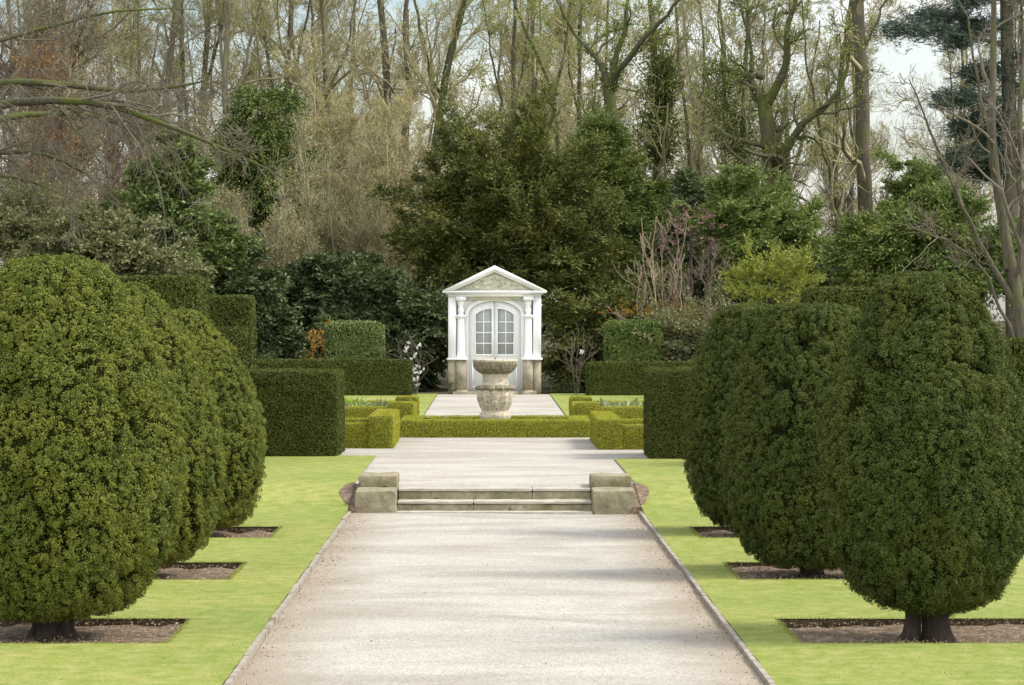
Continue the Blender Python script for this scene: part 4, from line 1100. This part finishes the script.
bare_tree('many_stemmed_tree', 'bare many stemmed tree fanning up at the right edge before the pine',
          [T([(1022, 420), (1016, 300), (1000, 245), (985, 190), (980, 110), (986, -20)], 72, .17, .05, [0, 0, 0, 0, 0, 0]),
           T([(1016, 305), (985, 240), (950, 190), (922, 120), (905, 85)], 72, .07, .012, [0, -.3, -.8, -1.2, -1.6]),
           T([(1008, 270), (996, 170), (980, 90), (962, 40), (948, 0)], 72, .07, .015, [0, .4, .8, 1, 1]),
           T([(1018, 320), (1022, 240), (1016, 150), (1024, 70), (1020, -20)], 72, .10, .03, [0, .2, .4, .5, .5]),
           T([(1020, 350), (975, 265), (930, 235), (882, 218)], 72, .045, .01, [0, -.5, -1, -1.4])],
          M['bark'], M['twig_grey'], br(214), lv1=9, lv2=6, lv3=5, twig_r=.0055, limb_ratio=.3, leaf=M['bud'], nleaf=500, leaf_size=.04, base=W(1022, 400, 72) * [1, 1, 0])

# blue green pine on the right: flat pads on level boughs
pd_ = 98
root = empty('pine_tree', (wx(1012, pd_), pd_, .2), label='blue green pine with flat level boughs at the right edge', cat='tree')
rp = br(215); pr = []; br_ = [path_pts([W(1016, 420, pd_), W(1011, 200, pd_), W(1008, 80, pd_), W(1005, -60, pd_)], 10, rp)[None]]
rad_ = [np.linspace(.26, .18, 10)[None]]
for (xa, ya, xb, yb, dy) in ((1007, 45, 884, 26, -1), (1007, 30, 915, 14, 1), (1008, 60, 1070, 45, 0), (1009, 100, 940, 100, -.6), (1009, 85, 1070, 95, .4), (1010, 115, 955, 128, .6),
                             (1010, 150, 950, 160, -.2), (1010, 140, 1060, 150, 0), (1008, 20, 950, 42, .8), (1007, 5, 1060, -10, .5), (1009, 70, 972, 74, .2), (1010, 125, 985, 138, .4), (1008, -6, 958, 2, -.3), (1010, 165, 980, 172, .3)):
    p = path_pts([W(xa, ya, pd_), W((xa + xb) / 2, (ya + yb) / 2 - 5, pd_ + dy * .6), W(xb, yb, pd_ + dy * 1.6)], 10, rp, .02)
    br_.append(p[None]); rad_.append(np.linspace(.07, .015, 10)[None])
    n = 800; t = rp.random(n) ** .55 * 9; i = np.minimum(t.astype(int), 8); f = (t - i)[:, None]
    q = p[i] * (1 - f) + p[i + 1] * f + rp.normal(0, 1, (n, 3)) * [.22, .4, .15] + np.array([0, 0, -.18]) * (rp.random((n, 1)) ** 2)
    pr.append(sprays(q, rp.normal(0, 1, (n, 3)) * [1, 1, .4] + [0, 0, .25], .22, 7, .15, .022, rp, .1, .8))
V, Q = cat(pr); mesh('crown', V, Q, M['pine'], root)
V, Q = tubes(np.concatenate(br_), np.concatenate(rad_), 8); mesh('trunk', V, Q, M['bark'], root, True)

# tall trees on the left skyline
for i, (px, d, lean, lab) in enumerate((
        (150, 117, 14, 'bare double stemmed tree on the skyline left of the bright holly'),
        (197, 119, 10, 'bare forked tree on the skyline above the bright holly'),
        (234, 116, -4, 'bare tree with light stems directly above the drooping conifer'),
        (283, 118, 4, 'bare tree rising behind the right shoulder of the drooping conifer'),
        (330, 120, -8, 'bare tree behind the middle of the pale twig thicket'),
        (60, 116, 8, 'dense purplish bare tree behind the copper leaved beech'),
        (12, 113, -6, 'dense purplish bare tree at the upper left corner'))):
    brown = i >= 5
    bare_tree('bare_tree', lab,
              [T([(px, 340), (px + 2, 200), (px + lean * .5, 90), (px + lean, 20), (px + lean * 1.4, -60)], d, .16, .075),
               T([(px + 2, 190), (px - 10, 110), (px - 14, 50), (px - 20, -40)], d, .09, .035, [0, .5, 1, 1]),
               T([(px + lean * .5, 100), (px + 18, 50), (px + 30, 0), (px + 34, -40)], d, .065, .025, [0, -.5, -1, -1])],
              M['bark'] if i % 2 else M['pale'], M['twig_brown'] if brown else M['twig'], br(220 + i), lv1=16 if brown else 14, lv2=10, lv3=8, leaf=M['bud_tan'] if brown else M['bud'], nleaf=6500, leaf_size=.06)


# copper beech scrub, pale thickets: many fine rising stems
def thicket(name, label, px, py, half, d, mat, seed, nstem, leaf=None, nleaf=0, twig_r=.0075, catg='shrub', spread=.5, r0=.03, up=.22, lv1=11, lv2=9, lv3=7, leaf_size=.06, limb_mat=None):
    r = br(seed); st = []
    H = wz(py, d) - .2
    for k in range(nstem):
        a = r.uniform(-1, 1); x0 = wx(px + a * half * spread, d); x1 = wx(px + a * half + r.normal(0, half * .12), d)
        y0 = d + r.uniform(-1, 1); h = H * r.uniform(.62, 1.0) * (1 - .25 * a * a)
        st.append(([(x0, y0, .15), (x0 * .6 + x1 * .4 + r.normal(0, .12), y0 + r.normal(0, .2), .2 + h * .5), (x1 + r.normal(0, .15), y0 + r.normal(0, .5), .2 + h)], r0, .01))
    o = bare_tree(name, label, st, limb_mat or mat, mat, r, lv1=lv1, lv2=lv2, lv3=lv3, up=up, limb_ratio=.32, twig_r=twig_r, leaf=leaf, nleaf=nleaf, leaf_size=leaf_size, t0=.12, ang=(.3, .9), base=np.array([wx(px, d), d, .2]))
    o['category'] = catg
    for c in o.children:
        if c.name.startswith('trunk'): c.name = 'stem'
    return o


thicket('thicket', 'tall pale twiggy thicket right of the drooping conifer', 330, 60, 48, 108, M['twig_tan'], 301, 16, M['bud_tan'], 42000, leaf_size=.065)
thicket('thicket', 'pale twiggy thicket reaching towards the big dark yew', 385, 95, 42, 106, M['twig_tan'], 302, 15, M['bud_tan'], 34000, leaf_size=.065)
thicket('thicket', 'low olive twig thicket above the dark laurels', 335, 130, 52, 99, M['twig'], 303, 15, M['bud_tan'], 15000, leaf_size=.055)
thicket('thicket', 'grey brown bramble like thicket between the holly and drooping conifer', 228, 180, 28, 97, M['twig'], 304, 10, M['bud_tan'], 8000)
thicket('thicket', 'grey twig thicket under the drooping conifer', 285, 215, 34, 98, M['twig'], 305, 10, M['bud_tan'], 9000)
thicket('young_beech', 'young beech still holding copper dead leaves at the far left', 42, 85, 62, 101, M['twig_brown'], 306, 13, M['copper'], 26000, catg='tree', leaf_size=.085)
thicket('young_beech', 'smaller young beech with thin copper leaves left of the holly', 120, 95, 36, 104, M['twig_brown'], 307, 9, M['copper'], 4200, catg='tree', leaf_size=.08)
thicket('bare_shrub', 'pale almost leafless shrub of whippy stems right of the pavilion', 655, 170, 36, 93, M['pink_twig'], 308, 7, twig_r=.005, spread=.3, r0=.016, lv1=5, lv2=4, lv3=4)
thicket('bare_shrub', 'pale reddish twiggy shrub under the pink blossom', 690, 225, 28, 93.5, M['twig_brown'], 309, 9, M['pink'], 250, spread=.4, lv1=6, lv2=5, lv3=4)
thicket('thicket', 'tangle of budding twigs below the crooked oak', 790, 190, 44, 108, M['twig'], 310, 10, M['bud'], 3000)
thicket('thicket', 'hazy brown twigs around the foot of the tall straight trunk', 865, 130, 36, 112, M['twig_brown'], 311, 9, M['bud_tan'], 1500)
thicket('thicket', 'fine grey twigs between the pine and the small fresh conifer', 945, 150, 40, 112, M['twig'], 312, 9, M['bud_tan'], 1200)
thicket('thicket', 'budding twigs seen above the dark bluish holly', 712, 110, 36, 114, M['twig'], 313, 10, M['bud_green'], 2600)
thicket('thicket', 'yellow budded twigs rising behind the crown of the big dark yew', 500, 70, 60, 118, M['twig_tan'], 314, 12, M['bud_green'], 5200, leaf_size=.075)

# slender white flowered shrubs by the ends of the long hedges
for px, d, h, lab, nb in ((416, 87.2, 1.15, 'thin young magnolia with white buds at the end of the left long hedge', 34), (576, 87.5, 1.35, 'thin bare young magnolia with one white bud, right of the pavilion', 4)):
    r = br(int(px)); x = wx(px, d); st = []
    for k in range(6):
        a = r.normal(0, .13)
        st.append(([(x + a * .3, d + r.normal(0, .05), .2), (x + a, d + r.normal(0, .1), .2 + h * .5), (x + a * 1.5, d + r.normal(0, .12), .2 + h * r.uniform(.7, 1.1))],   .008, .004))
    o = bare_tree('young_magnolia', lab, st, M['twig_grey'], M['twig_grey'], r, wob=.03, lv1=3, lv2=2, lv3=1, twig_r=.0035, limb_ratio=.25)
    o['category'] = 'shrub'
    P = np.array([s[0][int(j)] for s in st for j in r.integers(1, 3, 3)]); P = P[r.integers(0, len(P), nb)] + r.normal(0, .09, (nb, 3)) * [1, 1, 2.0]
    if nb < 10: P = np.array([st[0][0][2]] * nb) + r.normal(0, .02, (nb, 3))
    for q in P:
        V, Q = leaves(np.repeat(q[None], 6, 0), np.tile([0, 0, 1.0], (6, 1)), .09, .05, r, .45)
        mesh('flower', V, Q, M['blossom'], o)

# far rows of bare trees along the skyline: two kinds, copied
protos = []  # three kinds
for i in range(3):
    r = br(400 + i); d = 0
    st = [([(0, 0, 0), (.2, 0, 5), (.1 + .3 * i, .2, 10), (.3, 0, 17)], .15, .05), ([(.15, 0, 4), (-1.0, .5, 9), (-1.6, .6, 15)], .08, .03), ([(.1, .1, 6), (1.2, -.4, 10), (1.9, -.5, 15)], .08, .03)]
    protos.append(bare_tree('far_tree', 'thin bare tree massed with others along the woodland skyline', st, M['bark'], (M['twig'], M['twig_tan'], M['twig_tan'])[i], r,
                            group='bare trees along the skyline', leaf=(M['bud_tan'], M['bud'], M['bud'])[i], wob=.14, nleaf=10000, leaf_size=.06, lv1=15, lv2=10, lv3=7, lv4=3, limb_ratio=.34, t0=.12, twig_r=.009))
rs = br(77)
spots = [(-24 + 3.05 * i + rs.normal(0, .7), 126 + 14 * rs.random() + (10 if i % 2 else 0)) for i in range(17)]
for i, (x, y) in enumerate(spots):
    o = protos[i] if i < 3 else copy_tree(protos[i % 3], (0, 0, 0))
    o.location = (x, y, .2); o.rotation_euler = (0, 0, rs.uniform(0, 6.28)); s_ = rs.uniform(.82, 1.1); o.scale = (s_, s_, s_)

# woodland floor growth closing the view between the trunks
r = br(500); n = 1500
P = np.c_[r.uniform(-34, 36, n), r.uniform(118, 160, n), np.zeros(n)]
hm = 2.2 + 1.2 * noise(P, .16, 4) + .02 * (P[:, 1] - 118) - .05 * np.clip(P[:, 0], 0, 40)
P[:, 2] = .2 + np.maximum(hm, .6) * r.random(n) ** .7
q = r.integers(0, n, 46000); e = nrm(r.normal(0, 1, (46000, 3)))
V, Q = leaves(P[q] + e * [1.1, 1.1, .6] * r.random((46000, 1)), e, .22, .09, r, .5, .2)
mesh('undergrowth', V, Q, M['far'], label='dull olive undergrowth of the wood behind the garden', cat='undergrowth', kind='stuff')

# ------------------------------------------------------------------ light, sky, camera
SUN_EL, SUN_AZ = 48.0, 91.0                  # azimuth clockwise from the view direction (+y)
sd = np.array([math.sin(RAD(SUN_AZ)) * math.cos(RAD(SUN_EL)), math.cos(RAD(SUN_AZ)) * math.cos(RAD(SUN_EL)), math.sin(RAD(SUN_EL))])
L = bpy.data.lights.new('sun', 'SUN'); L.energy = 2.45; L.angle = RAD(20); L.color = (1, .945, .86)
so = bpy.data.objects.new('sun', L); C.objects.link(so)
from mathutils import Vector
so.rotation_euler = Vector(-sd).to_track_quat('-Z', 'Y').to_euler(); so.location = (30, 20, 40)

w = bpy.data.worlds.new('World'); bpy.context.scene.world = w; w.use_nodes = True
ns, ls = w.node_tree.nodes, w.node_tree.links
sky = ns.new('ShaderNodeTexSky'); sky.sky_type = 'NISHITA'; sky.sun_disc = False
sky.sun_elevation = RAD(SUN_EL); sky.sun_rotation = RAD(SUN_AZ); sky.air_density = 1.0; sky.dust_density = 1.6; sky.ozone_density = 1.0
tc = ns.new('ShaderNodeTexCoord')
mp = ns.new('ShaderNodeMapping'); mp.inputs['Scale'].default_value = (1, 1, 2.6); ls.new(tc.outputs['Generated'], mp.inputs[0])
cl = ns.new('ShaderNodeTexNoise'); cl.inputs['Scale'].default_value = 3.2; cl.inputs['Detail'].default_value = 7; cl.inputs['Roughness'].default_value = .58
ls.new(mp.outputs[0], cl.inputs['Vector'])
cr = ramp(ns, [(.40, (0, 0, 0)), (.58, (1, 1, 1))]); ls.new(cl.outputs['Fac'], cr.inputs[0])
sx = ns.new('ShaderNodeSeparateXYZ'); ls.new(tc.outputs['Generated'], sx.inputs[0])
gl_ = ns.new('ShaderNodeMapRange'); gl_.inputs[1].default_value = .25; gl_.inputs[2].default_value = -.7     # added fill: unseen cloud behind the viewer brightened to light the pavilion front
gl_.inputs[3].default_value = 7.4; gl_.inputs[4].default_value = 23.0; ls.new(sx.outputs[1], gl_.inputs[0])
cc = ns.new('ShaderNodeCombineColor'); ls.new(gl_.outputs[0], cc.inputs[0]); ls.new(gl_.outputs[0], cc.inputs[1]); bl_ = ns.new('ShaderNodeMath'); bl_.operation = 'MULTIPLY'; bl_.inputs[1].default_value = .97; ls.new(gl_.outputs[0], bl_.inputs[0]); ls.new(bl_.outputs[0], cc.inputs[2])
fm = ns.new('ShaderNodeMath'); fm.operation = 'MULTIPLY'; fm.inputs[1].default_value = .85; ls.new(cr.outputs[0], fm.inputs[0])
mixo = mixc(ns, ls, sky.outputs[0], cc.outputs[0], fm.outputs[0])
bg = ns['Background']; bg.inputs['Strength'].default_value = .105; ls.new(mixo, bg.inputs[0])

cam = bpy.data.cameras.new('camera'); co = bpy.data.objects.new('camera', cam); C.objects.link(co)
co.location = (0, 0, HZ); co.rotation_euler = (RAD(90), 0, 0)
cam.sensor_width = 36; cam.lens = F / 1024 * 36
cam.shift_x = (512 - VX) / 1024; cam.shift_y = -(342.5 - VY) / 1024
cam.clip_start = .1; cam.clip_end = 3000
sc = bpy.context.scene; sc.camera = co
sc.view_settings.view_transform = 'Standard'; sc.view_settings.look = 'None'; sc.view_settings.gamma = 1; sc.view_settings.exposure = .78
sc.cycles.max_bounces = 6; sc.cycles.diffuse_bounces = 3; sc.cycles.transmission_bounces = 3; sc.cycles.transparent_max_bounces = 4
